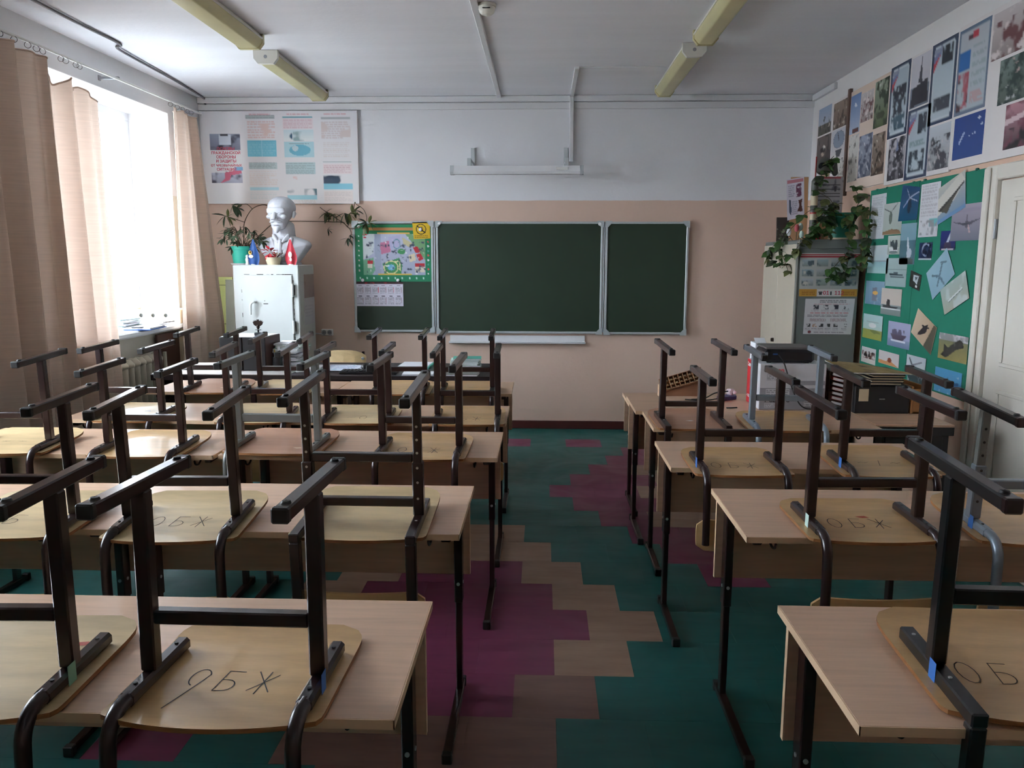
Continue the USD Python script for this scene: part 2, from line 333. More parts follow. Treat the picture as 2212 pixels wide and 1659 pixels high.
# ------------------------------------------------------------------ the room
XL, XR, YF, YB, ZC = -3.07, 2.33, 7.37, -1.25, 2.962
WINS = [(4.95, 6.75), (1.95, 3.75)]; WZ0, WZ1 = 1.0, 2.727
def struct(name, mesh=None, m=None, label=None, parent=None):
    if mesh is None: return thing(name, label, None, kind='structure')
    return obj(name, mesh, m, parent, label=label, kind='structure')
if WLIGHT:
    for i, (a, b) in enumerate(WINS): window_light('daylight_%d' % (i + 1), a, b, WZ0, WZ1, WLIGHT)
fl = struct('floor', label='linoleum tile floor in teal with purple and beige stepped diamonds')
obj('slab', box(XL - 0.5, XR + 0.2, YB - 0.2, YF + 0.2, -0.12, -0.0045, 0), 'subfloor', fl)
RH, TW, Y0 = 0.29, 0.30, 2.567
def tile_kind(cx, cy):
    k = abs(round((cy - (Y0 + 2.5 * RH + 0.14 * 0)) / RH - 0.0))
    row = math.floor((cy - Y0) / RH)                       # rows of the diamond by the left desks: middle row 2... counted from row 0
    d = abs(row - 2.0 + 0.0)
    r2 = row - 2                                           # row C = 3.14-3.43 is the widest
    dx = abs(cx + 0.395)
    half = 0.75 - 0.15 * abs(r2)                           # outer edge of the beige ring
    if abs(r2) <= 4 and dx < half + 0.02:
        inner = half - 0.30
        if dx < inner + 0.02 and inner > 0.1: return 'tile_purple'
        return 'tile_brown' if row <= 0 else 'tile_beige'
    r3 = math.floor((cy - 5.13) / RH)
    hw = 0.81 - 0.147 * abs(r3)
    if abs(r3) <= 5 and abs(cx - 1.0) < hw:
        inn = hw - 0.32
        return 'tile_beige' if (abs(cx - 1.0) < inn and inn > 0.12) else 'tile_purple'
    if 6.62 < cy < 6.92 and (0.19 < cx < 0.49 or -0.41 < cx < -0.11): return 'tile_purple'
    if cy > 7.2 and (int(math.floor((cx + 0.11) / 0.30)) % 2 == 0): return 'tile_brown'
    if row == -1 and -1.45 < cx < -1.1: return 'tile_purple'
    return 'tile_teal'
tiles = []
nrow0, nrow1 = math.floor((YB - Y0) / RH), math.ceil((YF - Y0) / RH)
for r in range(nrow0, nrow1):
    y0 = Y0 + r * RH; y1 = y0 + RH
    off = -0.095 if r % 2 == 0 else -0.245
    if r == 2: off = -0.245 + 0.0
    off = -0.095 if (r % 2 != 0 and False) else off
    off = {0: -0.095, 1: -0.245}[r % 2]
    k0 = math.floor((XL - off) / TW)
    for k in range(k0, k0 + 20):
        x0 = max(off + k * TW, XL); x1 = min(off + (k + 1) * TW, XR)
        if x1 - x0 < 0.01: continue
        yy0, yy1 = max(y0, YB), min(y1, YF)
        if yy1 - yy0 < 0.01: continue
        cx, cy = off + (k + 0.5) * TW, (y0 + y1) / 2
        d = np.array([cx, cy, -CAM_H]); zc = d @ _fw
        vis = zc > 0.3 and abs(d @ _r / zc) < 0.68 and abs(d @ _u / zc) < 0.52
        tiles.append((0 if vis else 1, (cx ** 2 + cy ** 2), x0, x1, yy0, yy1, tile_kind(cx, cy)))
tiles.sort(key=lambda t: t[:2])
rest = []
for i, (nv, _, x0, x1, y0, y1, kd) in enumerate(tiles):
    g = box(x0 + 0.00012, x1 - 0.00012, y0 + 0.00012, y1 - 0.00012, -0.004, (rng.random() - 0.5) * 0.0001, 0.0002)
    if i < 300: obj('tile', g, kd, fl, smooth=False)
    else: rest.append(g)
obj('tile', cat(rest), 'tile_teal', fl, kind='stuff', smooth=False)

struct('ceiling', box(XL - 0.5, XR + 0.2, YB - 0.2, YF + 0.2, ZC, ZC + 0.2, 0), 'ceiling_white', 'flat white painted ceiling')
struct('wall_front', box(XL - 0.5, XR + 0.2, YF, YF + 0.25, -0.1, ZC, 0), 'front_wall_paint', 'front wall painted peach below and white above')
struct('wall_right', box(XR, XR + 0.2, YB - 0.2, YF, -0.1, ZC, 0), 'right_wall_paint', 'right wall painted peach below and white above')
struct('wall_back', box(XL - 0.5, XR + 0.2, YB - 0.2, YB, -0.1, ZC, 0), 'front_wall_paint', 'back wall painted peach and white')
wl = mf(box(XL - 0.46, XL, YB - 0.2, YF, -0.1, ZC, 0))
for a, b in WINS: wl = wl - mf(box(XL - 1, XL + 1, a, b, WZ0, WZ1, 0))
struct('wall_left', tri(wl), 'left_wall_paint', 'left window wall, white with painted lower part')
bs = struct('baseboard_front', box(XL, XR, YF - 0.022, YF, 0, 0.075, 0.004), 'skirting_brown', 'dark red-brown painted skirting along the front wall')
struct('baseboard_right', cat(box(XR - 0.022, XR, YB, 3.30, 0, 0.075, 0.004), box(XR - 0.022, XR, 4.43, YF - 0.022, 0, 0.075, 0.004)), 'skirting_brown', 'dark red-brown painted skirting along the right wall')
struct('baseboard_left', box(XL, XL + 0.022, YB, YF - 0.022, 0, 0.075, 0.004), 'skirting_brown', 'dark red-brown painted skirting along the window wall')
struct('trim_1', box(XL, XR, YF - 0.035, YF, ZC - 0.052, ZC - 0.002, 0.004), 'trunk_white', 'white cable trunking along the top of the front wall')
struct('trim_2', box(XL, XR, YF - 0.016, YF, ZC - 0.112, ZC - 0.056, 0.003), 'trunk_white', 'flat white strip below the trunking on the front wall')
struct('trim_3', box(XR - 0.03, XR, 6.81, YF - 0.035, ZC - 0.065, ZC - 0.015, 0.004), 'trunk_white', 'short white trunking on the right wall in the corner')
struct('trim_4', box(-0.412, -0.372, 3.6, YF, ZC - 0.022, ZC, 0.004), 'trunk_white', 'long white cable trunking across the ceiling')
struct('trim_5', cat(box(0.222, 0.258, 6.28, YF, ZC - 0.02, ZC, 0.004), box(0.222, 0.258, YF - 0.045, YF, 2.40, ZC - 0.002, 0.004)), 'trunk_white', 'short white trunking from the ceiling down to the board lamp')
struct('trim_6', box(0.258, 0.90, 6.29, 6.302, ZC - 0.008, ZC, 0.002), 'trunk_white', 'thin white wire cover across the ceiling to the right lamp')
c_ = spl([(-2.62, 3.3, ZC - 0.012), (-2.75, 4.0, ZC - 0.02), (-2.80, 4.9, ZC - 0.014), (-2.80, 5.5, ZC - 0.01), (-2.87, 5.65, ZC - 0.016), (-2.93, 6.6, ZC - 0.012), (-3.0, 7.33, ZC - 0.012), (-3.0, 7.345, ZC - 0.06)], 8)
obj('ceiling_cable', tube(c_, 0.009, 8), 'cable_grey', None, 'loose grey cable running along the ceiling above the window', 'cable')
# wall stains: little dark knocks below the trunking
for i, (x, z) in enumerate([(-0.92, 2.862), (-0.44, 2.855), (-0.48, 2.905), (1.15, 2.848), (1.62, 2.846)]):
    pass

struct('ground', box(-160, XL - 0.47, -80, 120, -4.3, -4.2, 0), 'outdoor_ground', 'pale bare ground outside, one floor below the windows')
# windows: plastic frames with panes
for i, (a, b) in enumerate(WINS):
    w = struct('window_%d' % (i + 1), label=['bright window with white plastic frame, partly behind the curtains', 'white plastic window beside the rear desks, out of the picture'][i])
    x0, x1 = XL - 0.40, XL - 0.33; ft = 0.065
    ms = [b - 0.50, a + 0.62]
    obj('frame', cat(box(x0, x1, a, b, WZ0, WZ0 + ft), box(x0, x1, a, b, WZ1 - ft, WZ1), box(x0, x1, a, a + ft, WZ0 + ft, WZ1 - ft), box(x0, x1, b - ft, b, WZ0 + ft, WZ1 - ft)), 'pvc_white', w)
    for m_ in ms: obj('mullion', box(x0, x1, m_ - 0.045, m_ + 0.045, WZ0 + ft, WZ1 - ft), 'pvc_white', w)
    ed = [a + ft, ms[1] - 0.045, ms[1] + 0.045, ms[0] - 0.045, ms[0] + 0.045, b - ft]
    for j in range(3):
        obj('pane', box(x0 + 0.03, x0 + 0.034, ed[2 * j], ed[2 * j + 1], WZ0 + ft, WZ1 - ft, 0), 'window_glass', w)
    obj('reveal', cat(box(x1, XL + 0.001, a, a + 0.006, WZ0, WZ1, 0), box(x1, XL + 0.001, b - 0.006, b, WZ0, WZ1, 0), box(x1, XL + 0.001, a, b, WZ1 - 0.006, WZ1, 0)), 'reveal_white', w)
    obj('sill', box(x1 - 0.005, -2.955, a - 0.02, b + 0.02, 0.985, 1.03, 0.012), 'sill_white', w)
    if i == 0:
        obj('handle', cat(box(x1, x1 + 0.02, ms[0] - 0.022, ms[0] + 0.022, 1.75, 1.82), box(x1 + 0.02, x1 + 0.035, ms[0] - 0.01, ms[0] + 0.01, 1.66, 1.80)), 'pvc_white', w)

# door in the right wall
dr = struct('door_1', label='white painted panelled door at the right edge')
dy0, dy1, dz = 3.42, 4.30, 1.955
obj('door_frame', cat(box(XR - 0.035, XR + 0.01, dy1, dy1 + 0.115, 0, 2.03, 0.006), box(XR - 0.035, XR + 0.01, dy0 - 0.115, dy0, 0, 2.03, 0.006), box(XR - 0.035, XR + 0.01, dy0, dy1, dz, 2.03, 0.006),
     box(XR - 0.05, XR - 0.035, dy1 + 0.05, dy1 + 0.10, 0, 2.02, 0.005)), 'door_white', dr)
lf = obj('door_leaf', box(XR - 0.012, XR + 0.02, dy0 + 0.004, dy1 - 0.004, 0.01, dz - 0.004, 0.003), 'door_white', dr)
def rect_frame(y0, y1, z0, z1, x, w=0.02, d=0.008):
    return cat(box(x - d, x, y0, y1, z0, z0 + w, 0.003), box(x - d, x, y0, y1, z1 - w, z1, 0.003), box(x - d, x, y0, y0 + w, z0 + w, z1 - w, 0.003), box(x - d, x, y1 - w, y1, z0 + w, z1 - w, 0.003))
obj('panel_moulding', rect_frame(dy0 + 0.13, dy1 - 0.14, 1.02, 1.86, XR - 0.012), 'door_white', dr)
obj('panel_moulding', rect_frame(dy0 + 0.13, dy1 - 0.14, 0.16, 0.90, XR - 0.012), 'door_white', dr)
obj('hinge', cat(rod((XR - 0.02, dy1, 1.66), (XR - 0.02, dy1, 1.76), 0.009)), 'metal_grey', dr)
obj('hinge', cat(rod((XR - 0.02, dy1, 0.25), (XR - 0.02, dy1, 0.35), 0.009)), 'metal_grey', dr)

# ------------------------------------------------------------------ lamps, detector
def ceiling_lamp(x, y0, y1, w, near_cap, label):
    t = thing('ceiling_lamp', label, 'lamp', (x, (y0 + y1) / 2, ZC), group=None)
    L_ = (y1 - y0) / 2; z = -0.088
    obj('base', box(-w / 2 + 0.012, w / 2 - 0.012, -L_ + 0.01, L_ - 0.01, -0.03, -0.001), 'lamp_white', t)
    pr = sg.Polygon([(-w / 2, -0.028), (w / 2, -0.028), (w / 2 - 0.004, -0.055), (w / 2 - 0.028, z + 0.006), (w / 2 - 0.04, z), (-w / 2 + 0.04, z), (-w / 2 + 0.028, z + 0.006), (-w / 2 + 0.004, -0.055)])
    d = mv(extr(pr, 2 * L_ - 0.06), Rt(90, X), T(0, L_ - 0.03, 0))
    obj('diffuser', d, 'lamp_yellow', t, smooth=40)
    [obj('edge_strip', box(q, q + 0.007, -L_ + 0.03, L_ - 0.03, -0.034, -0.022, 0.002), 'lamp_white', t) for q in (-w / 2 - 0.004, w / 2 - 0.003)]
    pc = sg.Polygon([(-w / 2 - 0.004, -0.002), (w / 2 + 0.004, -0.002), (w / 2 + 0.003, -0.056), (w / 2 - 0.026, z - 0.003), (-w / 2 + 0.026, z - 0.003), (-w / 2 - 0.003, -0.056)])
    cp = mv(extr(pc, 0.032), Rt(90, X))
    c1 = obj('end_cap', mv(cp, T(0, -L_ + 0.032, 0)), 'lamp_white', t)
    obj('lock_hole', mv(rod((0, -L_ - 0.001, -0.045), (0, -L_ + 0.003, -0.045), 0.012, 16)), 'metal_grey', c1)
    obj('end_cap', mv(cp, T(0, L_, 0)), 'lamp_white' if near_cap else 'lamp_yellow', t)
    return t
ceiling_lamp(-1.88, 4.03, 5.37, 0.18, False, 'long yellowed ceiling lamp on the left cut by the top of the picture')
ceiling_lamp(-1.905, 5.73, 7.07, 0.16, False, 'yellowed ceiling lamp on the left nearest the poster board')
ceiling_lamp(1.0, 4.02, 5.36, 0.15, False, 'long yellowed ceiling lamp on the right cut by the top of the picture')
ceiling_lamp(0.985, 5.63, 6.98, 0.15, False, 'yellowed ceiling lamp on the right nearest the front wall')
for nm, xx in (('left', -1.9), ('right', 0.98)):
    ceiling_lamp(xx, 1.2, 2.54, 0.16, False, 'yellowed ceiling lamp overhead on the %s, out of the picture' % nm)
sd = thing('smoke_detector', 'round white smoke detector on the ceiling beside the long trunking', 'smoke detector', (-0.325, 4.78, ZC))
obj('base', lathe([(0.001, -0.001), (0.052, -0.001), (0.052, -0.018), (0.001, -0.018)]), 'lamp_white', sd)
obj('dome', lathe([(0.046, -0.018), (0.047, -0.03), (0.040, -0.048), (0.026, -0.060), (0.001, -0.062)]), 'lamp_white', sd)
obj('slot', box(-0.022, 0.022, -0.0475, -0.043, -0.036, -0.030), 'black_matte', sd)

bl = thing('board_lamp', 'white tube lamp on two hinged brackets above the chalkboard', 'lamp', (-0.227, 7.0, 2.29))
pr = sg.Polygon([(-0.03, 0.036), (0.03, 0.036), (0.045, -0.012), (0.035, -0.032), (-0.035, -0.032), (-0.045, -0.012)])
obj('housing', mv(extr(pr, 1.06), Rt(90, X), Rt(90, Z), T(-0.53, 0, 0)), 'trunk_white', bl, smooth=30)
obj('end_cap', mv(extr(pr.buffer(0.003), 0.03), Rt(90, X), Rt(90, Z), T(-0.56, 0, 0)), 'alu', bl)
obj('end_cap', mv(extr(pr.buffer(0.003), 0.03), Rt(90, X), Rt(90, Z), T(0.53, 0, 0)), 'alu', bl)
obj('switch_box', box(0.33, 0.43, -0.052, -0.028, 0.0, 0.024), 'white_plastic', bl)
for s in (-0.40, 0.42):
    b_ = obj('bracket', cat(box(s - 0.018, s + 0.018, 0.345, 0.368, 0.10, 0.23), box(s - 0.013, s + 0.013, 0.02, 0.36, 0.075, 0.10), box(s - 0.016, s + 0.016, -0.02, 0.02, 0.02, 0.10)), 'alu', bl)

# ------------------------------------------------------------------ front wall: chalkboard and what is fixed to it
cb = thing('chalkboard', 'green three-panel chalkboard with aluminium frame on the front wall', 'chalkboard')
def panel(x0, x1, z0, z1, y):
    p = obj('writing_panel', box(x0, x1, y, YF - 0.004, z0, z1, 0), 'chalk_green', cb)
    w = 0.02
    obj('panel_frame', cat(box(x0 - 0.002, x1 + 0.002, y - 0.010, y + 0.012, z1 - w, z1, 0.004), box(x0 - 0.002, x1 + 0.002, y - 0.010, y + 0.012, z0, z0 + w, 0.004),
        box(x0 - 0.002, x0 + w, y - 0.010, y + 0.012, z0 + w, z1 - w, 0.004), box(x1 - w, x1 + 0.002, y - 0.010, y + 0.012, z0 + w, z1 - w, 0.004)), 'alu', p)
    cs = []
    for cx, sx in ((x0, 1), (x1, -1)):
        for cz, sz in ((z0, 1), (z1, -1)):
            tr = sg.Polygon([(cx - sx * 0.006, cz - sz * 0.006), (cx + sx * 0.055, cz - sz * 0.006), (cx + sx * 0.045, cz + sz * 0.022), (cx + sx * 0.022, cz + sz * 0.045), (cx - sx * 0.006, cz + sz * 0.055)])
            cs.append(mv(extr(tr, 0.006), Rt(90, X), T(0, y - 0.010, 0)))
    [obj('corner_cap', c, 'alu', p, smooth=False) for c in cs]
YBD = 7.338
panel(-1.712, -0.986, 0.893, 1.885, YBD); panel(-0.960, 0.532, 0.885, 1.883, YBD); panel(0.556, 1.288, 0.882, 1.882, YBD)
obj('hinge', rod((-0.973, YBD - 0.004, 0.90), (-0.973, YBD - 0.004, 1.88), 0.007, 8), 'metal_grey', cb)
obj('hinge', rod((0.544, YBD - 0.004, 0.90), (0.544, YBD - 0.004, 1.88), 0.007, 8), 'metal_grey', cb)
obj('chalk_tray', cat(box(-0.845, 0.385, 7.355, 7.366, 0.80, 0.865), box(-0.85, 0.39, 7.30, 7.366, 0.796, 0.806), box(-0.85, 0.39, 7.298, 7.303, 0.806, 0.815)), 'trunk_white', cb)
YP = YBD - 0.004
R_, G_, B_, K_, W_ = (196, 48, 58), (40, 140, 84), (120, 160, 200), (50, 50, 56), (236, 238, 240)
mp_ops = [('g', (24, 128, 78), (30, 132, 92)), ('r', 0.12, 0.055, 0.82, 0.105, (200, 140, 84)), ('r', 0.30, 0.135, 0.72, 0.165, (226, 180, 90)), ('rg', 0.10, 0.16, 0.92, 0.89, (184, 188, 208), (170, 176, 198)),
  ('p', [(0.10, 0.16), (0.26, 0.16), (0.24, 0.50), (0.10, 0.62)], (206, 214, 214)), ('p', [(0.10, 0.62), (0.24, 0.58), (0.26, 0.80), (0.22, 0.88), (0.10, 0.88)], (120, 178, 140)), ('r', 0.26, 0.16, 0.34, 0.88, (160, 168, 190)),
  ('p', [(0.33, 0.32), (0.45, 0.28), (0.47, 0.48), (0.34, 0.52)], (196, 120, 150)), ('p', [(0.44, 0.22), (0.60, 0.18), (0.58, 0.38), (0.46, 0.42)], (180, 176, 206)), ('ring', 0.55, 0.34, 0.05, 0.09, (110, 150, 170), 0.6),
  ('e', 0.61, 0.47, 0.05, 0.05, (70, 150, 90)), ('p', [(0.36, 0.68), (0.58, 0.58), (0.62, 0.72), (0.60, 0.86), (0.38, 0.86)], (70, 150, 92)), ('ring', 0.47, 0.75, 0.10, 0.12, (224, 218, 160), 0.7), ('e', 0.47, 0.75, 0.05, 0.055, (110, 180, 214)),
  ('l', [(0.52, 0.66), (0.58, 0.63), (0.59, 0.80)], 0.008, (228, 224, 170)), ('p', [(0.66, 0.16), (0.92, 0.16), (0.92, 0.62), (0.80, 0.40)], (122, 166, 118)), ('p', [(0.62, 0.22), (0.72, 0.30), (0.78, 0.36), (0.72, 0.40), (0.64, 0.34)], (200, 190, 150)),
  ('p', [(0.76, 0.40), (0.82, 0.38), (0.86, 0.48), (0.80, 0.50)], R_), ('p', [(0.80, 0.52), (0.86, 0.50), (0.90, 0.60), (0.84, 0.64)], R_), ('r', 0.79, 0.68, 0.91, 0.74, R_), ('r', 0.79, 0.74, 0.91, 0.83, (220, 210, 190)), ('p', [(0.70, 0.54), (0.78, 0.50), (0.80, 0.62), (0.72, 0.66)], (222, 208, 176)),
  ('r', 0.16, 0.63, 0.23, 0.69, R_), ('r', 0.16, 0.69, 0.22, 0.76, (224, 216, 200)), ('r', 0.10, 0.165, 0.16, 0.19, R_), ('r', 0.11, 0.21, 0.15, 0.24, R_), ('n', 26, (70, 80, 100), 0.66, 3, (0.10, 0.30, 0.92, 0.88)), ('n', 30, (236, 236, 236), 0.69, 8, (0.10, 0.16, 0.92, 0.88)),
  ('r', 0.30, 0.86, 0.74, 0.885, (226, 190, 90))]
for i in range(8):
    mp_ops += [('e', 0.05, 0.20 + i * 0.086, 0.012, 0.017, [(200, 220, 210), (210, 190, 190)][i % 2]), ('e', 0.96, 0.30 + i * 0.08, 0.013, 0.018, [(220, 90, 90), (230, 230, 230), (90, 160, 150)][i % 3])]
for i in range(10): mp_ops += [('r', 0.05 + i * 0.093, 0.925, 0.068 + i * 0.093, 0.955, (190, 226, 214))]
print_sheet('road_map_poster', fq(-1.694, -1.006, 1.858, 1.350, YP), mp_ops, (110, 82), label='green bordered town map poster pinned on the left chalkboard panel', cat='poster')
cal = thing('wall_calendar', 'white one-page wall calendar under the green map poster', 'calendar')
co = [('g', (226, 222, 236), (218, 214, 228)), ('r', 0, 0, 1, 0.085, (60, 26, 36)), ('n', 14, (150, 30, 40), 0.55, 5, (0.2, 0.01, 0.95, 0.075))]
for r in range(2):
    for c in range(6):
        u, v = 0.04 + c * 0.16, 0.13 + r * 0.44
        co += [('r', u + 0.03, v, u + 0.10, v + 0.03, (70, 70, 80)), ('t', u, v + 0.06, u + 0.13, v + 0.36, 6, (110, 108, 124), 10 + c + 6 * r), ('r', u + 0.115, v + 0.08, u + 0.13, v + 0.30, (214, 120, 140) if c in (2, 4) and r == 0 else (190, 170, 186))]
print_sheet('page', fq(-1.703, -1.265, 1.345, 1.128, YP - 0.002), co, (96, 56), parent=cal)
yo = [('g', (226, 190, 40), (222, 180, 34)), ('ring', 0.48, 0.42, 0.30, 0.32, (46, 40, 20), 0.72), ('r', 0.40, 0.28, 0.56, 0.56, (80, 66, 30)), ('r', 0.43, 0.34, 0.53, 0.48, (230, 226, 200)), ('l', [(0.26, 0.22), (0.70, 0.64)], 0.03, (46, 40, 20)), ('t', 0.06, 0.78, 0.94, 0.96, 2, (60, 50, 20), 4), ('t', 0.12, 0.02, 0.88, 0.08, 1, (90, 70, 20), 5)]
print_sheet('no_phone_sign', [(-1.172, YP - 0.006, 1.876), (-1.016, YP - 0.006, 1.880), (-1.010, YP - 0.006, 1.734), (-1.160, YP - 0.006, 1.729)], yo, (40, 40), label='yellow square sign with a crossed-out phone at the corner of the map poster', cat='sign')
for x, z, y in ((-1.655, 1.838, YP), (-1.632, 1.362, YP), (-1.31, 1.362, YP), (-1.10, 1.812, YP - 0.007), (-0.928, 1.866, YBD - 0.010), (0.50, 1.862, YBD - 0.010)):
    obj('magnet', mv(lathe([(0.001, 0.012), (0.012, 0.011), (0.015, 0.007), (0.015, 0.0), (0.001, 0.0)], 20), Rt(90, X), T(x, y - 0.001, z)), 'magnet', None, 'small round white magnet on the chalkboard', 'magnet', 'round white chalkboard magnets')
so = thing('wall_socket', 'white double power socket on the wall left of the chalkboard', 'socket')
obj('plate', box(-2.03, -1.925, YF - 0.03, YF, 0.855, 0.915, 0.005), 'white_plastic', so)
for sx in (-2.003, -1.952):
    s_ = obj('outlet', mv(lathe([(0.001, 0.0), (0.020, 0.0), (0.021, 0.004), (0.017, 0.004), (0.016, 0.001), (0.001, 0.001)], 24), Rt(90, X), T(sx, YF - 0.030, 0.885)), 'metal_grey', so)
    obj('pin_hole', cat(rod((sx - 0.006, YF - 0.0325, 0.885), (sx - 0.006, YF - 0.031, 0.885), 0.003), rod((sx + 0.006, YF - 0.0325, 0.885), (sx + 0.006, YF - 0.031, 0.885), 0.003)), 'black_matte', s_)
obj('socket_wire', tube(spl([(-2.03, YF - 0.012, 0.87), (-2.10, YF - 0.012, 0.872), (-2.2, YF - 0.012, 0.868)], 6), 0.005, 8), 'trunk_white', None, 'thin white wire from the wall socket to the safe', 'wire')

# poster board upper left
pb = thing('poster_board', 'large white civil defence poster board at the top left of the front wall', 'poster board')
obj('board', box(-3.045, -1.645, YF - 0.034, YF - 0.002, 2.041, 2.842, 0.003), 'poster_white', pb)
BL, BL2, GR, PK = (112, 190, 210), (176, 212, 220), (176, 186, 188), (224, 206, 206)
o = [('g', (226, 224, 228), (226, 222, 220))]
o += [('rg', 0.05, 0.24, 0.247, 0.42, (150, 156, 176), (110, 112, 130)), ('n', 16, (60, 60, 76), 0.55, 2, (0.05, 0.25, 0.247, 0.42)), ('r', 0.11, 0.25, 0.19, 0.36, (206, 212, 222)), ('r', 0.12, 0.245, 0.17, 0.262, (60, 60, 70)),
      ('rg', 0.05, 0.66, 0.25, 0.77, (190, 190, 206), (160, 160, 176)), ('n', 15, (70, 66, 80), 0.56, 9, (0.05, 0.65, 0.25, 0.77)), ('p', [(0.14, 0.66), (0.25, 0.62), (0.25, 0.67), (0.18, 0.69), (0.17, 0.74), (0.11, 0.775), (0.14, 0.72)], (206, 100, 124)), ('r', 0.20, 0.60, 0.255, 0.635, (120, 170, 206))]
for c, (u0, u1) in enumerate(((0.29, 0.475), (0.53, 0.72), (0.77, 0.955))):
    o += [('t', u0 + 0.02, 0.02, u1 - 0.02, 0.05, 1, (210, 150, 160), 40 + c)]
o += [('r', 0.29, 0.04, 0.475, 0.08, GR), ('t', 0.29, 0.04, 0.475, 0.08, 3, (130, 140, 146), 1), ('t', 0.30, 0.10, 0.48, 0.30, 7, (216, 176, 172), 2), ('n', 12, (222, 196, 190), 0.55, 6, (0.30, 0.13, 0.48, 0.30)), ('r', 0.295, 0.315, 0.48, 0.49, BL), ('t', 0.30, 0.33, 0.475, 0.48, 7, (150, 206, 220), 3), ('r', 0.384, 0.315, 0.388, 0.49, (160, 210, 224)),
      ('r', 0.30, 0.55, 0.48, 0.62, (184, 200, 200)), ('t', 0.30, 0.55, 0.48, 0.62, 5, (140, 150, 154), 4), ('t', 0.30, 0.64, 0.48, 0.80, 7, (222, 206, 198), 5), ('r', 0.30, 0.825, 0.485, 0.85, BL2), ('t', 0.30, 0.87, 0.48, 0.95, 4, (210, 216, 216), 6)]
o += [('r', 0.525, 0.06, 0.715, 0.072, (120, 170, 184)), ('r', 0.525, 0.075, 0.72, 0.19, (228, 216, 220)), ('t', 0.53, 0.09, 0.72, 0.19, 5, (214, 180, 190), 7), ('rg', 0.53, 0.20, 0.72, 0.32, (200, 220, 226), (226, 230, 230)), ('n', 13, (50, 90, 120), 0.52, 4, (0.53, 0.21, 0.585, 0.32)), ('n', 13, (80, 110, 130), 0.58, 14, (0.66, 0.21, 0.72, 0.32)), ('n', 13, (150, 176, 180), 0.58, 15, (0.59, 0.22, 0.66, 0.32)), ('r', 0.53, 0.33, 0.72, 0.495, BL2), ('e', 0.63, 0.42, 0.068, 0.06, (112, 184, 206)), ('e', 0.60, 0.40, 0.02, 0.03, (190, 210, 216)), ('t', 0.56, 0.34, 0.69, 0.36, 1, (110, 130, 140), 8),
      ('r', 0.535, 0.555, 0.725, 0.68, (182, 202, 204)), ('t', 0.535, 0.555, 0.725, 0.68, 9, (140, 158, 160), 9), ('n', 22, (222, 176, 170), 0.60, 6, (0.54, 0.70, 0.73, 0.80)), ('n', 13, (70, 100, 110), 0.50, 8, (0.54, 0.835, 0.60, 0.905)), ('n', 13, (70, 100, 110), 0.48, 18, (0.65, 0.835, 0.73, 0.905)), ('r', 0.54, 0.91, 0.73, 0.955, (160, 206, 214)), ('t', 0.54, 0.96, 0.73, 0.99, 2, (214, 190, 180), 13)]
o += [('r', 0.77, 0.065, 0.955, 0.09, (176, 180, 184)), ('t', 0.77, 0.11, 0.955, 0.30, 8, (206, 190, 190), 10), ('n', 14, (214, 200, 198), 0.56, 11, (0.77, 0.12, 0.955, 0.28)), ('t', 0.78, 0.33, 0.95, 0.50, 8, (216, 206, 202), 11), ('r', 0.775, 0.54, 0.955, 0.555, (170, 178, 178)), ('r', 0.775, 0.57, 0.96, 0.68, (230, 216, 216)), ('t', 0.78, 0.58, 0.955, 0.67, 5, (206, 170, 176), 12),
      ('n', 14, (50, 70, 90), 0.47, 21, (0.775, 0.695, 0.96, 0.78)), ('r', 0.775, 0.785, 0.96, 0.845, (136, 198, 214)), ('r', 0.775, 0.86, 0.96, 0.995, (230, 218, 212)), ('t', 0.78, 0.87, 0.955, 0.98, 6, (206, 196, 192), 15)]
print_sheet('print', fq(-3.044, -1.646, 2.841, 2.042, YF - 0.0345), o, (220, 126), parent=pb)
for i, (s, h) in enumerate((('ОСНОВЫ', .026), ('ГРАЖДАНСКОЙ', .024), ('ОБОРОНЫ', .025), ('И ЗАЩИТЫ', .024), ('ОТ ЧРЕЗВЫЧАЙНЫХ', .020), ('СИТУАЦИЙ', .023))):
    text(pb, 'title_line', s, h, FRONT, 'text_red', bold=True, center=True) if False else obj('title_line', mv((lambda t: mv(t, T(-t.bounds[:, 0].mean())))(meshkit.text_mesh(s, h, 0.0006, True)), FRONT, T(-2.832, YF - 0.0352, 2.508 - i * 0.0355)), 'text_red', pb, smooth=False)

# ------------------------------------------------------------------ safe, bust, plant, flags
sf = thing('safe', 'white painted steel safe under the plaster bust', 'safe')
sx0, sx1, sy0, sy1, sz = -2.60, -2.04, 6.75, 7.20, 1.502
obj('body', box(sx0, sx1, sy0, sy1, 0.04, sz, 0.008), 'safe_white', sf)
dd = obj('door', box(sx0 + 0.075, sx1 - 0.055, sy0 - 0.014, sy0 + 0.004, 0.16, sz - 0.085, 0.005), 'safe_white', sf)
# worn dark paint along the door gap
gp = []
r_ = random.Random(3)
xa, xb, za, zb = sx0 + 0.070, sx1 - 0.050, 0.155, sz - 0.080
for k in range(60):
    e = r_.choice('ttrrrlb'); t = r_.random(); l = 0.008 + 0.03 * r_.random(); w = 0.002 + 0.004 * r_.random()
    if e == 't': x = xa + t * (xb - xa) * 0.98; gp.append(box(x, min(x + l * 1.6, xb), sy0 - 0.0012, sy0 + 0.001, zb - w / 2, zb + w / 2, 0))
    elif e == 'b': x = xa + t * (xb - xa) * 0.98; gp.append(box(x, min(x + l, xb), sy0 - 0.0012, sy0 + 0.001, za - w / 2, za + w / 2, 0))
    else:
        x = xb if e == 'r' else xa; z = za + t * (zb - za) * 0.96; gp.append(box(x - w / 2, x + w / 2, sy0 - 0.0012, sy0 + 0.001, z, z + l, 0))
obj('worn_gap', cat(gp), 'dark_gap', sf, kind='stuff', smooth=False)
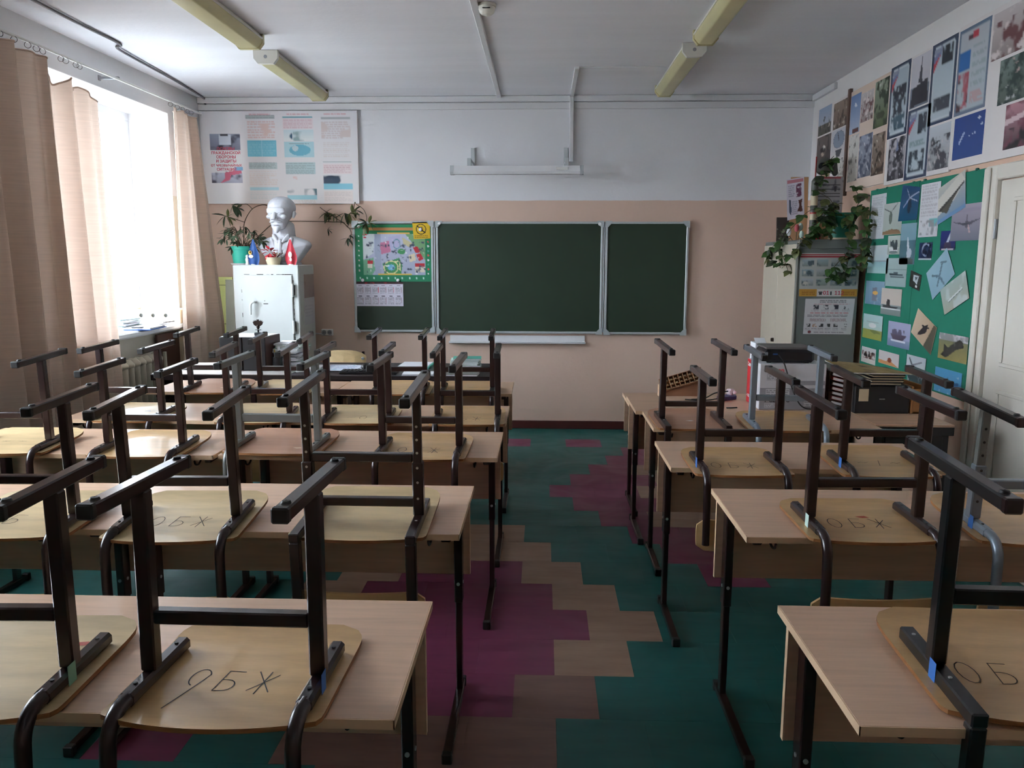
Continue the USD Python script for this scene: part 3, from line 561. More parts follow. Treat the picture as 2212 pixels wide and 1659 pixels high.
hp = spl([(-2.41, sy0 - 0.014, 1.192), (-2.41, sy0 - 0.05, 1.195), (-2.425, sy0 - 0.055, 1.19), (-2.44, sy0 - 0.055, 1.17), (-2.443, sy0 - 0.055, 1.09)], 6)
obj('handle', tube(hp, 0.009, 10), 'safe_white', dd)
obj('keyhole', cat(box(-2.345, -2.305, sy0 - 0.016, sy0 - 0.013, 1.176, 1.182), box(-2.336, -2.33, sy0 - 0.016, sy0 - 0.013, 1.20, 1.206)), 'dark_gap', dd)
for z in (1.235, 0.93):
    obj('hinge', cat(rod((sx1 - 0.052, sy0 - 0.02, z), (sx1 - 0.052, sy0 - 0.02, z + 0.11), 0.012), box(sx1 - 0.05, sx1 - 0.03, sy0 - 0.006, sy0, z + 0.01, z + 0.10)), 'safe_white', sf)
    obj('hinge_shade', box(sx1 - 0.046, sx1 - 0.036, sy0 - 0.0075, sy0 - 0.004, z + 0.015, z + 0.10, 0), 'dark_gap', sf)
def side_sheet(name, y0, y1, z0, z1, ops, label, x=sx1, th=0.004):
    return print_sheet(name, [(x + 0.006, y0, z1), (x + 0.006, y1, z1), (x + 0.006, y1, z0), (x + 0.006, y0, z0)], ops, (20, 24), th, label=label, cat='paper')
side_sheet('notice_sheet', 6.87, 7.17, 1.22, 1.42, [('g', (170, 150, 140), (160, 144, 136)), ('n', 4, (150, 130, 124), 0.55, 2)], 'faded brown sheet hanging on the side of the safe, the upper one')
side_sheet('notice_sheet', 6.86, 7.16, 0.99, 1.215, [('g', (206, 204, 208), (200, 198, 204)), ('t', 0.1, 0.2, 0.9, 0.7, 8, (176, 174, 184), 3)], 'white paper sheets hanging lower on the side of the safe')

# plaster bust of a bald bearded man, head turned a little to the left
def ball(c, r, n=28): return manifold3d.Manifold.sphere(1.0, n).scale(list(np.broadcast_to(r, (3,)))).translate(list(c))
def hull(*ms): return manifold3d.Manifold.batch_hull(list(ms))
hd = [hull(ball((0, 0.015, 0.150), (0.098, 0.122, 0.118)), ball((0, -0.02, 0.06), (0.080, 0.092, 0.075))),                     # skull
      hull(ball((0, -0.035, 0.03), (0.070, 0.070, 0.06)), ball((0, -0.060, -0.055), (0.054, 0.044, 0.036))),                     # jaw
      hull(ball((0, -0.086, 0.098), (0.072, 0.022, 0.014)), ball((0, -0.088, 0.13), (0.07, 0.026, 0.03))),                      # brow
      hull(ball((0, -0.108, 0.088), (0.013, 0.016, 0.014)), ball((0, -0.136, 0.032), (0.019, 0.018, 0.013))),                   # nose
      ball((-0.018, -0.122, 0.030), (0.012, 0.013, 0.010)), ball((0.018, -0.122, 0.030), (0.012, 0.013, 0.010)),
      hull(ball((-0.038, -0.100, -0.004), (0.012, 0.012, 0.009)), ball((0, -0.118, 0.008), (0.018, 0.013, 0.010))),              # moustache
      hull(ball((0.038, -0.100, -0.004), (0.012, 0.012, 0.009)), ball((0, -0.118, 0.008), (0.018, 0.013, 0.010))),
      hull(ball((0, -0.112, -0.036), (0.020, 0.012, 0.006)), ball((0, -0.108, -0.036), (0.024, 0.01, 0.005))),                   # lip
      hull(ball((0, -0.092, -0.062), (0.034, 0.026, 0.024)), ball((0, -0.100, -0.105), (0.014, 0.016, 0.018))),                   # beard
      ball((-0.055, -0.078, 0.052), (0.026, 0.026, 0.024)), ball((0.055, -0.078, 0.052), (0.026, 0.026, 0.024)),                 # cheek bones
      ball((-0.036, -0.088, 0.082), (0.016, 0.014, 0.009)), ball((0.036, -0.088, 0.082), (0.016, 0.014, 0.009)),                 # eyeballs
      hull(ball((-0.101, 0.008, 0.085), (0.010, 0.022, 0.026)), ball((-0.094, 0.0, 0.045), (0.008, 0.012, 0.012))), hull(ball((0.101, 0.008, 0.085), (0.010, 0.022, 0.026)), ball((0.094, 0.0, 0.045), (0.008, 0.012, 0.012)))]
head = manifold3d.Manifold.batch_boolean(hd, manifold3d.OpType.Add)
for s in (-1, 1): head = head - ball((s * 0.036, -0.114, 0.086), (0.021, 0.018, 0.011))
for s in (-1, 1): head = head + ball((s * 0.036, -0.094, 0.084), (0.015, 0.013, 0.010))
head = head.rotate([4, 0, -11]).scale([1.16, 1.02, 0.78]).translate([0, -0.015, 0.366])
neck = hull(ball((0, 0.02, 0.33), (0.092, 0.090, 0.05)), ball((0, 0.03, 0.21), (0.100, 0.092, 0.05)))
chest = hull(ball((-0.178, 0.03, 0.165), (0.055, 0.07, 0.045)), ball((0.178, 0.03, 0.165), (0.055, 0.07, 0.045)), ball((0, 0.02, 0.225), (0.12, 0.09, 0.03)), ball((0, -0.015, 0.13), (0.13, 0.09, 0.05)), ball((-0.085, 0.01, 0.03), (0.05, 0.07, 0.03)), ball((0.085, 0.01, 0.03), (0.05, 0.07, 0.03)))
lap = []
for s in (-1, 1):
    lap.append(hull(ball((s * 0.085, -0.048, 0.222), (0.018, 0.022, 0.012)), ball((s * 0.022, -0.104, 0.075), (0.010, 0.010, 0.012)), ball((s * 0.088, -0.078, 0.135), (0.012, 0.012, 0.018))))
    lap.append(hull(ball((s * 0.062, -0.060, 0.252), (0.014, 0.016, 0.010)), ball((s * 0.022, -0.092, 0.195), (0.010, 0.010, 0.010)), ball((s * 0.066, -0.062, 0.226), (0.010, 0.014, 0.010))))
lap.append(hull(ball((0, -0.094, 0.205), (0.016, 0.012, 0.014)), ball((0, -0.102, 0.13), (0.011, 0.009, 0.01)), ball((0, -0.104, 0.07), (0.016, 0.009, 0.01))))
body = manifold3d.Manifold.batch_boolean([neck, chest] + lap, manifold3d.OpType.Add).trim_by_plane([0, 0, 1], 0.012)
def smoothed(m, ln, it):
    t = tri(m.refine_to_length(ln)); t.merge_vertices(); trimesh.smoothing.filter_taubin(t, iterations=it); return t
bu = thing('plaster_bust', 'white plaster bust of a bald bearded man standing on the safe', 'bust', (-2.235, 6.99, sz), (0, 0, 0))
obj('head', smoothed(head, 0.007, 5), 'plaster_white', bu, smooth=True)
obj('shoulders', smoothed(body, 0.010, 5), 'plaster_white', bu, smooth=True)
obj('foot', box(-0.13, 0.13, -0.08, 0.09, 0, 0.022, 0.006), 'plaster_white', bu)

def leaf_mesh(L_, W2, fold=0.18, bend=0.25, n=5):
    """One pointed leaf along +x, folded at its midrib and bent down."""
    t = np.linspace(0, 1, n); w = W2 * np.sin(np.pi * np.clip(t * 0.94 + 0.04, 0, 1)) ** 0.8; z = -bend * L_ * t ** 2
    c = np.stack([t * L_, 0 * t, z], 1); l = np.stack([t * L_, w, z + fold * w], 1); r = np.stack([t * L_, -w, z + fold * w], 1)
    V = np.vstack([l, c, r]); f = []
    for i in range(n - 1):
        f += [(i, n + i, i + 1), (i + 1, n + i, n + i + 1), (n + i, 2 * n + i, n + i + 1), (n + i + 1, 2 * n + i, 2 * n + i + 1)]
    return trimesh.Trimesh(V, f, process=False)
def place_leaf(m, pos, d, roll=0.0):
    d = np.array(d, float); d /= np.linalg.norm(d); y = np.cross([0, 0, 1], d)
    if np.linalg.norm(y) < 1e-3: y = np.array([0, 1.0, 0])
    y /= np.linalg.norm(y); z = np.cross(d, y); M_ = np.eye(4); M_[:3, 0], M_[:3, 1], M_[:3, 2], M_[:3, 3] = d, y, z, pos
    return mv(m, Rt(math.degrees(roll), X), M_)
def palmate(pos, d, size, r, n=4):
    """A hand-shaped leaf of several narrow leaflets."""
    d = np.array(d, float); d /= np.linalg.norm(d); out = []
    s = np.cross(d, [0, 1, 0.2]); s /= np.linalg.norm(s) + 1e-9
    for k in range(n):
        a = (k - (n - 1) / 2) * 0.75 + r.uniform(-0.15, 0.15)
        out.append(place_leaf(leaf_mesh(size * r.uniform(0.8, 1.1), size * 0.17, bend=0.2), pos, d * math.cos(a) + s * math.sin(a) + np.array([0, -0.15, 0]), r.uniform(-0.6, 0.6)))
    return cat(out)
def pot(parent, x, y, z, r0, r1, h, m):
    obj('pot', mv(lathe([(0.001, 0), (r0, 0), (r0 + 0.003, 0.004), (r1 - 0.004, h - 0.03), (r1, h - 0.028), (r1 + 0.004, h), (r1 - 0.006, h), (r1 - 0.010, h - 0.03), (0.001, h - 0.03)], 36), T(x, y, z)), m, parent)
    obj('soil', mv(lathe([(0.001, h - 0.026), (r1 - 0.010, h - 0.028)], 24), T(x, y, z)), 'soil', parent)
vp = thing('vine_plant', 'creeping houseplant in a turquoise pot on the safe, tendrils along the wall', 'potted plant')
px_, py_ = -2.585, 6.95
obj('saucer', mv(lathe([(0.001, 0), (0.09, 0), (0.10, 0.012), (0.095, 0.012), (0.085, 0.004), (0.001, 0.004)], 32), T(px_, py_, sz)), 'paper', vp)
pot(vp, px_, py_, sz + 0.005, 0.072, 0.093, 0.150, 'pot_turquoise')
r_ = random.Random(11); pz = sz + 0.14
sts = []; lvs = []
def vine(pts, rad=0.004): sts.append(tube(spl([(a, b, c) for a, b, c in pts], 6), rad, 6))
# short stems and drooping leaves round the pot
for k in range(26):
    a = r_.uniform(-2.9, 0.4); L_ = r_.uniform(0.10, 0.24)
    e = (px_ + math.cos(a) * L_ * 0.9, py_ + math.sin(a) * L_ * 0.55, pz + r_.uniform(0.0, 0.16))
    vine([(px_ + r_.uniform(-.03, .03), py_ + r_.uniform(-.03, .03), pz - 0.02), ((px_ + e[0]) / 2, (py_ + e[1]) / 2, e[2] + 0.01), e], 0.0025)
    lvs.append(('leaf_mid' if r_.random() < 0.55 else 'leaf_dark', palmate(e, (math.cos(a), math.sin(a) * 0.5 - 0.2, r_.uniform(-1.1, -0.1)), r_.uniform(0.045, 0.075), r_, 3)))
# long tendrils: up to the left, and behind the bust far to the right
vine([(px_, py_ + 0.03, pz), (-2.62, 7.10, 1.76), (-2.64, 7.2, 1.88), (-2.60, 7.3, 1.995), (-2.50, 7.33, 2.03), (-2.42, 7.33, 1.98), (-2.36, 7.3, 1.97)])
vine([(-2.60, 7.3, 1.99), (-2.66, 7.32, 2.035), (-2.74, 7.33, 2.03), (-2.80, 7.33, 2.03)], 0.003)
vine([(-2.64, 7.2, 1.87), (-2.74, 7.25, 1.90), (-2.84, 7.28, 1.93)], 0.003)
vine([(px_ + 0.04, py_, pz), (-2.45, 7.10, 1.78), (-2.40, 7.25, 1.86), (-2.30, 7.32, 1.885), (-2.05, 7.33, 1.885), (-1.90, 7.33, 1.88), (-1.80, 7.33, 1.875), (-1.75, 7.33, 1.83), (-1.70, 7.31, 1.82), (-1.62, 7.30, 1.845), (-1.55, 7.29, 1.86)])
vine([(-1.78, 7.33, 1.87), (-1.84, 7.33, 1.90), (-1.90, 7.33, 1.94), (-1.97, 7.33, 1.985), (-2.00, 7.33, 2.01)], 0.003)
vine([(-1.76, 7.33, 1.86), (-1.76, 7.33, 1.93), (-1.70, 7.32, 1.98), (-1.68, 7.31, 2.05), (-1.66, 7.29, 2.03), (-1.60, 7.28, 1.99), (-1.57, 7.27, 1.93), (-1.57, 7.27, 1.88)], 0.003)
vine([(-1.76, 7.33, 1.85), (-1.72, 7.31, 1.79), (-1.73, 7.30, 1.73), (-1.745, 7.30, 1.69)], 0.003)
for (x, y, z, dx, dz, s) in [(-2.78, 7.30, 2.02, 0.6, -0.6, .09), (-2.74, 7.30, 2.0, 0.8, -0.4, .08), (-2.84, 7.27, 1.93, -0.4, -0.6, .10), (-2.82, 7.27, 1.92, 0.7, 0.1, .08), (-2.62, 7.16, 1.83, -0.3, -0.8, .07), (-2.56, 7.2, 1.80, 0.3, -0.9, .06),
                             (-2.45, 7.05, 1.74, 0.2, -0.9, .08), (-2.40, 7.0, 1.72, 0.1, -1, .09), (-1.925, 7.30, 1.965, 0.1, -0.9, .10), (-1.95, 7.30, 1.95, 0.8, -0.3, .09), (-1.86, 7.30, 1.95, 0.1, -1, .09), (-1.77, 7.30, 1.955, -0.1, -1, .10), (-1.73, 7.29, 1.95, 0.5, -0.8, .09),
                             (-1.70, 7.28, 1.96, 1, 0.3, .08), (-1.67, 7.28, 1.98, 0.9, -0.5, .08), (-1.93, 7.30, 1.81, 0.8, -0.2, .06), (-1.745, 7.29, 1.735, -0.25, -1, .08), (-1.73, 7.29, 1.76, 0.5, -0.7, .05), (-1.575, 7.27, 1.86, 0.0, -1, .10), (-1.57, 7.27, 1.87, -0.7, -0.3, .08), (-1.55, 7.27, 1.87, 0.7, 0.1, .08)]:
    lvs.append(('leaf_dark' if r_.random() < 0.7 else 'leaf_olive', palmate((x, y, z), (dx, -0.15, dz), s * 1.05, r_, 4)))
obj('stems', cat(sts), 'stem', vp, kind=None)
for m_, g in lvs: obj('leaf', g, m_, vp, smooth=False)

def flag(name, label, x, y, z, m, emblem, em_m, lean):
    t = thing(name, label, 'flag', (x, y, z))
    obj('stand', lathe([(0.001, 0), (0.022, 0), (0.022, 0.006), (0.004, 0.012), (0.001, 0.012)], 20), 'white_plastic', t)
    obj('pole', rod((0, 0, 0.01), (lean * 0.3, 0, 0.215), 0.0022, 8), 'gold', t)
    n, k = 9, 14; V = []
    for j in range(k):
        tt = j / (k - 1)
        for i in range(n):
            s = i / (n - 1) - 0.5; w = 0.012 + 0.085 * min(1, tt * 1.8) * (1 if tt < 0.7 else 1 - (tt - 0.7) * 1.9)
            V.append((lean * 0.3 * (1 - tt * 0.8) + s * w + 0.006 * tt, -0.012 - 0.010 * math.sin(s * 9 + tt * 2) * tt, 0.21 - 0.245 * tt))
    F_ = [(j * n + i, j * n + i + 1, (j + 1) * n + i + 1, (j + 1) * n + i) for j in range(k - 1) for i in range(n - 1)]
    fl_ = obj('cloth', (np.array(V), np.array(F_)), m, t, smooth=True)
    for e, mm in zip(emblem, em_m):
        sh = mv(lathe([(0.001, 0), (1, 0)], 14), np.diag([e[2], e[3], 1, 1]), Rt(90, X), T(e[0], -0.026, e[1])); obj('emblem', sh, mm, fl_, smooth=False)
flag('table_flag', 'small blue table flag with a red and gold emblem on the safe', -2.435, 6.80, sz, 'flag_blue', [(-0.018, 0.10, 0.014, 0.018), (-0.012, 0.07, 0.02, 0.014), (-0.016, 0.105, 0.007, 0.009)], ['gold', 'paper', 'flag_red'], 0.02)
flag('table_flag', 'small red table flag with a white emblem on the safe', -2.115, 6.80, sz, 'flag_red', [(0.0, 0.085, 0.016, 0.026), (0.004, 0.045, 0.010, 0.016)], ['paper', 'paper'], 0.0)
fb = thing('flower_arrangement', 'red artificial flower in a low woven basket before the bust', 'flower arrangement', (-2.275, 6.83, sz))
obj('basket', lathe([(0.001, 0), (0.05, 0), (0.062, 0.035), (0.066, 0.062), (0.058, 0.060), (0.001, 0.05)], 24), 'rocket_cream', fb)
for k in range(11):
    a = k * 2.4; r0 = 0.010 + 0.0035 * k
    obj('petal', place_leaf(leaf_mesh(0.045, 0.020, 0.3, 0.2), (-0.02 + math.cos(a) * r0, -0.03, 0.105 + math.sin(a) * r0 * 0.7), (math.cos(a), -0.5, math.sin(a))), 'petal_red', fb, smooth=True)
for k in range(14):
    a = r_.uniform(0, 6.28)
    obj('twig', tube([(0.02, 0, 0.05), (0.03 + math.cos(a) * 0.02, math.sin(a) * 0.02, 0.075), (0.045 + math.cos(a) * 0.04, math.sin(a) * 0.03, 0.10)], 0.003, 5), 'wood_dark' if k % 2 else 'rocket_cream', fb)
obj('flower_stem', tube([(-0.01, 0, 0.05), (-0.03, -0.01, 0.10)], 0.003, 6), 'stem', fb)
ft = thing('figurine', 'small white plastic figurine beside the turquoise pot', 'figurine', (-2.487, 6.80, sz))
obj('body', lathe([(0.001, 0), (0.018, 0), (0.014, 0.02), (0.018, 0.045), (0.012, 0.06), (0.001, 0.062)], 16), 'white_plastic', ft)
obj('head', mv(trimesh.creation.icosphere(2, 0.014), T(0, 0, 0.07)), 'white_plastic', ft, smooth=True)

# boards leaning between the window corner and the safe
def lean_board(name, label, x0, x1, y, zt, tilt, m, ops=None, th=0.012):
    t = thing(name, label, 'board', ((x0 + x1) / 2, y, 0.0), (-tilt, 0, 0))
    w = (x1 - x0) / 2
    obj('panel', box(-w, w, 0, th, 0, zt, 0.002), m, t)
    return t, w
t, w = lean_board('leaning_board', 'yellow-green display board leaning against the wall beside the safe', -2.935, -2.80, 7.09, 1.40, 7, 'board_yellow')
obj('cut_line', cat(box(-0.06, w - 0.02, -0.001, 0.001, 1.325, 1.329, 0), box(w - 0.024, w - 0.02, -0.001, 0.001, 0.98, 1.33, 0), box(-0.06, w - 0.03, -0.001, 0.001, 0.975, 0.979, 0), box(-0.06, w - 0.04, -0.001, 0.001, 0.80, 0.804, 0)), 'dark_gap', t, smooth=False)
t, w = lean_board('leaning_board', 'pale green board leaning edge-on against the safe', -2.815, -2.64, 7.01, 1.375, 5, 'board_pale')
t, w = lean_board('leaning_board', 'narrow grey board squeezed in beside the safe', -2.68, -2.607, 6.90, 1.28, 3, 'cabinet_edge')

# ------------------------------------------------------------------ window side: curtains, sill, radiator
def curtain(label, yf, zf, xf, folds, amp, n=150, k=40):
    """yf(s, t), zf(s, t): place along the wall and height for s across, t down; the folds swing in x."""
    V = []
    for j in range(k):
        t = j / (k - 1)
        for i in range(n):
            s = i / (n - 1)
            w = math.sin(2 * math.pi * folds * s + 0.8 * math.sin(5 * s) + 0.5 * t) + 0.45 * math.sin(2 * math.pi * folds * 2.3 * s + 1.3 + t)
            V.append((xf(s, t) + amp * w * (0.55 + 0.45 * t), yf(s, t) + 0.25 * amp * math.cos(2 * math.pi * folds * s), zf(s, t)))
    F_ = [(j * n + i, (j + 1) * n + i, (j + 1) * n + i + 1, j * n + i + 1) for j in range(k - 1) for i in range(n - 1)]
    t_ = thing('curtain', label, 'curtain')
    c = obj('cloth', (np.array(V), np.array(F_)), 'curtain_cloth', t_, smooth=True)
    hem = np.array([V[i] for i in range(n)])
    obj('top_hem', tube(hem, 0.006, 5), 'curtain_cloth', c)
    return t_
def zt1(s, t):
    sag = 0.0
    y = 3.7 + (5.345 - 3.7) * s
    sag = float(np.interp(y, [4.70, 4.86, 4.97, 5.04, 5.10, 5.16, 5.22, 5.30, 5.345], [0.0, 0.03, 0.13, 0.075, 0.14, 0.12, 0.09, 0.14, 0.165]))
    top = 2.715 - sag
    return top + (0.32 - top) * t
curtain('wide beige curtain hanging at the left edge of the picture, unhooked at its corner', lambda s, t: 3.7 + (5.345 - 3.7 - 0.10 * t * (1 - t) + 0.02 * math.sin(3 * t)) * s, zt1, lambda s, t: -2.925 + 0.02 * t, 6.5, 0.080, 240, 40)
def yt2(s, t):
    a = 6.46 - 0.14 * min(1, t * 1.1); b = 6.90 + 0.27 * min(1, t * 1.5); return a + (b - a) * s
curtain('narrow beige curtain gathered at the right side of the window', yt2, lambda s, t: 2.72 - 0.02 * abs(math.sin(s * 9)) + (0.18 - 2.72) * t, lambda s, t: -2.905 + 0.05 * t * s, 2.6, 0.045, 100, 40)
cr = thing('curtain_rod', 'white curtain rod with metal rings above the window', 'curtain rod')
obj('rod', rod((-2.93, -1.0, 2.757), (-2.93, 7.08, 2.775), 0.0085, 12), 'white_plastic', cr)
for y in (1.0, 3.9, 5.72, 7.02): obj('bracket', cat(box(-3.07, -2.925, y - 0.008, y + 0.008, 2.772, 2.790), box(-3.07, -3.06, y - 0.012, y + 0.012, 2.765, 2.80)), 'metal_grey', cr)
tor = trimesh.creation.torus(0.0165, 0.0016, major_sections=20, minor_sections=6)
for i, y in enumerate([4.02, 4.20, 4.34, 4.48, 4.60, 4.72, 4.80, 4.86, 5.04, 5.09, 5.20, 5.24, 6.50, 6.62, 6.72, 6.81, 6.88]):
    obj('ring', mv(tor, Rt(90, X), Rt(62 - (i * 37) % 50, Z), T(-2.93, y, 2.749)), 'ring_metal', cr, smooth=True)
# radiator
ra = thing('radiator', 'cast iron sectional radiator under the window sill', 'radiator')
for i in range(9):
    y = 5.38 + i * 0.086
    obj('section', cat(box(-3.03, -2.93, y, y + 0.034, 0.24, 0.80, 0.014), box(-3.035, -2.925, y - 0.018, y + 0.052, 0.755, 0.835, 0.03), box(-3.035, -2.925, y - 0.018, y + 0.052, 0.20, 0.28, 0.03)), 'radiator_paint', ra, smooth=50)
obj('pipe', tube(spl([(-2.98, 5.37, 0.78), (-2.98, 5.22, 0.78), (-2.98, 5.12, 0.77), (-3.02, 5.08, 0.9), (-3.03, 5.08, 1.0)], 6), 0.016, 12), 'radiator_paint', ra)
obj('heating_pipe', rod((-2.96, 6.20, 0.0), (-2.96, 6.20, 0.83), 0.014, 12), 'radiator_paint', None, 'thin upright white heating pipe beside the radiator', 'pipe')
obj('wooden_board', box(-3.05, -3.03, 6.24, 6.62, 0.0, 0.96, 0.002), 'wood_dark', None, 'dark brown wooden panel under the window sill', 'panel')
# things on the sill
sb = thing('storage_box', 'cream cardboard box with three round holes on the window sill', 'box', (-3.17, 6.60, 1.031))
hb = mf(box(-0.21, 0.21, -0.09, 0.09, 0, 0.112, 0.002)) - mf(box(-0.205, 0.205, -0.085, 0.085, 0.004, 0.2, 0))
for x in (-0.115, -0.015, 0.09): hb = hb - mf(mv(trimesh.creation.cylinder(0.016, 0.05, sections=24), Rt(90, X), T(x, -0.09, 0.062)))
obj('carton', tri(hb), 'rocket_cream', sb)
obj('contents', box(-0.19, 0.19, -0.07, 0.08, 0.005, 0.10), 'cabinet_grey', sb)
for i, (x, y, w, d, h, a, m, lb) in enumerate([(-3.20, 6.02, 0.20, 0.28, 0.012, 8, 'paper', 'lowest'), (-3.205, 6.02, 0.20, 0.28, 0.010, -4, 'teal_cover', 'second from bottom'), (-3.20, 6.0, 0.20, 0.27, 0.012, 5, 'paper', 'third from bottom'), (-3.21, 6.03, 0.19, 0.27, 0.010, 0, 'mint_page', 'fourth from bottom'), (-3.20, 6.01, 0.20, 0.27, 0.012, 10, 'paper', 'second from top'), (-3.20, 6.0, 0.19, 0.26, 0.009, -6, 'teal_cover', 'topmost')]):
    t = thing('magazine', f'thin magazine in the pile on the window sill, {lb}', 'magazine', (x, y, 1.031 + i * 0.0128), (0, 0, a), group='magazines piled on the window sill')
    obj('pages', box(-w / 2, w / 2, -d / 2, d / 2, 0.0005, h - 0.001, 0), 'paper', t); obj('cover', cat(box(-w / 2 - 0.002, w / 2 + 0.002, -d / 2, d / 2, h - 0.001, h, 0), box(-w / 2 - 0.002, w / 2 + 0.002, -d / 2, d / 2, 0, 0.0006, 0)), m, t)
t = thing('clipboard_folder', 'dark blue folder of papers lying at the front of the window sill', 'folder', (-2.985, 5.97, 1.031), (0, 0, 4))
obj('cover', box(-0.10, 0.10, -0.15, 0.15, 0, 0.006), 'flag_blue', t); obj('papers', box(-0.092, 0.092, -0.14, 0.14, 0.006, 0.018), 'paper', t); obj('clip', box(-0.04, 0.04, -0.155, -0.125, 0.018, 0.026), 'black_plastic', t)
t = thing('paper_pile', 'loose white papers lying on the sill below the box', 'paper', (-3.12, 6.38, 1.031), (0, 0, -14))
for i in range(4): obj('page', mv(box(-0.10, 0.10, -0.14, 0.14, i * 0.003, i * 0.003 + 0.002, 0), Rt(i * 7 - 10, Z)), 'paper', t)
obj('pen', rod((-3.0, 6.30, 1.052), (-2.98, 6.44, 1.052), 0.004), 'black_plastic', None, 'dark pen on the loose papers on the sill', 'pen')

# ------------------------------------------------------------------ desks
def bar(x0, x1, y0, y1, z0, z1, b=0.003): return box(x0, x1, y0, y1, z0, z1, b)
def desk(label, x0, x1, yf, yb, zt=0.754, rz=0.0, panel=True):
    w = x1 - x0; d = yb - yf
    t = thing('school_desk', label, 'desk', ((x0 + x1) / 2, (yf + yb) / 2, 0), (0, 0, rz))
    a, b = -w / 2, w / 2; f, k = -d / 2, d / 2
    tp = obj('desk_top', box(a + 0.002, b - 0.002, f + 0.002, k - 0.002, zt - 0.018, zt, 0.001), 'desk_beech', t)
    obj('edge_band', cat(box(a, a + 0.0022, f, k, zt - 0.0185, zt - 0.0005, 0), box(b - 0.0022, b, f, k, zt - 0.0185, zt - 0.0005, 0), box(a, b, f, f + 0.0022, zt - 0.0185, zt - 0.0005, 0), box(a, b, k - 0.0022, k, zt - 0.0185, zt - 0.0005, 0)), 'desk_edge', tp)
    py = k - 0.085
    for s, xx in ((-1, a + 0.048), (1, b - 0.048)):
        lg = obj('leg', cat(bar(xx - 0.014, xx + 0.014, py - 0.025, py + 0.025, 0.36, zt - 0.045), bar(xx - 0.011, xx + 0.011, py - 0.020, py + 0.020, 0.03, 0.40)), 'frame_brown', t)
        obj('bolt', cat(rod((xx - 0.0165, py, 0.43), (xx + 0.0165, py, 0.43), 0.006, 10), rod((xx, py - 0.028, 0.43), (xx, py + 0.028, 0.43), 0.006, 10)), 'bolt', lg)
        obj('foot', bar(xx - 0.014, xx + 0.014, f + 0.03, k - 0.02, 0.006, 0.032), 'frame_brown', t)
        [obj('foot_cap', bar(xx - 0.016, xx + 0.016, q, q + 0.025, 0, 0.035), 'cap_black', t) for q in (f + 0.02, k - 0.03)]
        obj('top_arm', bar(xx - 0.014, xx + 0.014, f + 0.06, k - 0.04, zt - 0.046, zt - 0.019), 'frame_brown', t)
        hx = xx - s * 0.05
        obj('bag_hook', tube(spl([(hx, f + 0.12, zt - 0.02), (hx, f + 0.11, zt - 0.045), (hx, f + 0.085, zt - 0.058), (hx, f + 0.055, zt - 0.052), (hx, f + 0.045, zt - 0.036)], 5), 0.004, 8), 'frame_brown', t)
        obj('bracket', bar(hx - s * 0.03 - 0.012, hx - s * 0.03 + 0.012, f + 0.06, f + 0.09, zt - 0.03, zt - 0.018), 'cap_black', t)
    if panel:
        obj('front_panel', box(a + 0.012, b - 0.012, k - 0.056, k - 0.040, 0.445, zt - 0.03, 0.0015), 'panel_beech', t)
        [obj('panel_edge', box(q, q + 0.0015, k - 0.0565, k - 0.0395, 0.445, zt - 0.03, 0), 'desk_edge', t) for q in (a + 0.0105, b - 0.012)]
    return t
desk('school desk in the nearest left row, its corner jutting into the aisle', -1.455, -0.255, 1.304, 1.805)
desk('school desk in the second left row beside the aisle', -1.42, -0.240, 2.272, 2.790)
desk('school desk in the second left row, cut by the left edge of the picture', -2.64, -1.435, 2.262, 2.770)
desk('school desk in the third left row beside the aisle', -1.335, -0.180, 3.202, 3.703)
desk('school desk in the third left row by the window curtain', -2.56, -1.350, 3.190, 3.690)
desk('school desk in the fourth left row beside the aisle', -1.30, -0.178, 3.905, 4.385)
desk('school desk in the fourth left row before the radiator', -2.43, -1.305, 3.905, 4.385)
desk('school desk in the fifth left row, just before the teacher desk', -1.262, -0.185, 4.790, 5.262)
desk('school desk in the fifth left row beside the window sill', -2.41, -1.268, 4.765, 5.235)
desk('school desk in the nearest right row at the bottom right corner', 0.555, 1.755, 1.318, 1.816)
desk('school desk in the second right row from the front of the picture', 0.600, 1.800, 2.288, 2.796)
desk('school desk in the third right row', 0.503, 1.588, 3.078, 3.545)
desk('school desk in the fourth right row under the printer box chairs', 0.535, 1.630, 3.822, 4.262)
desk('school desk carrying the printer box on the right', 0.500, 1.625, 4.266, 4.745, zt=0.7535)
desk('lower school desk at the far end of the right row, with the slotted rack', 0.525, 1.60, 4.760, 5.25, zt=0.690)

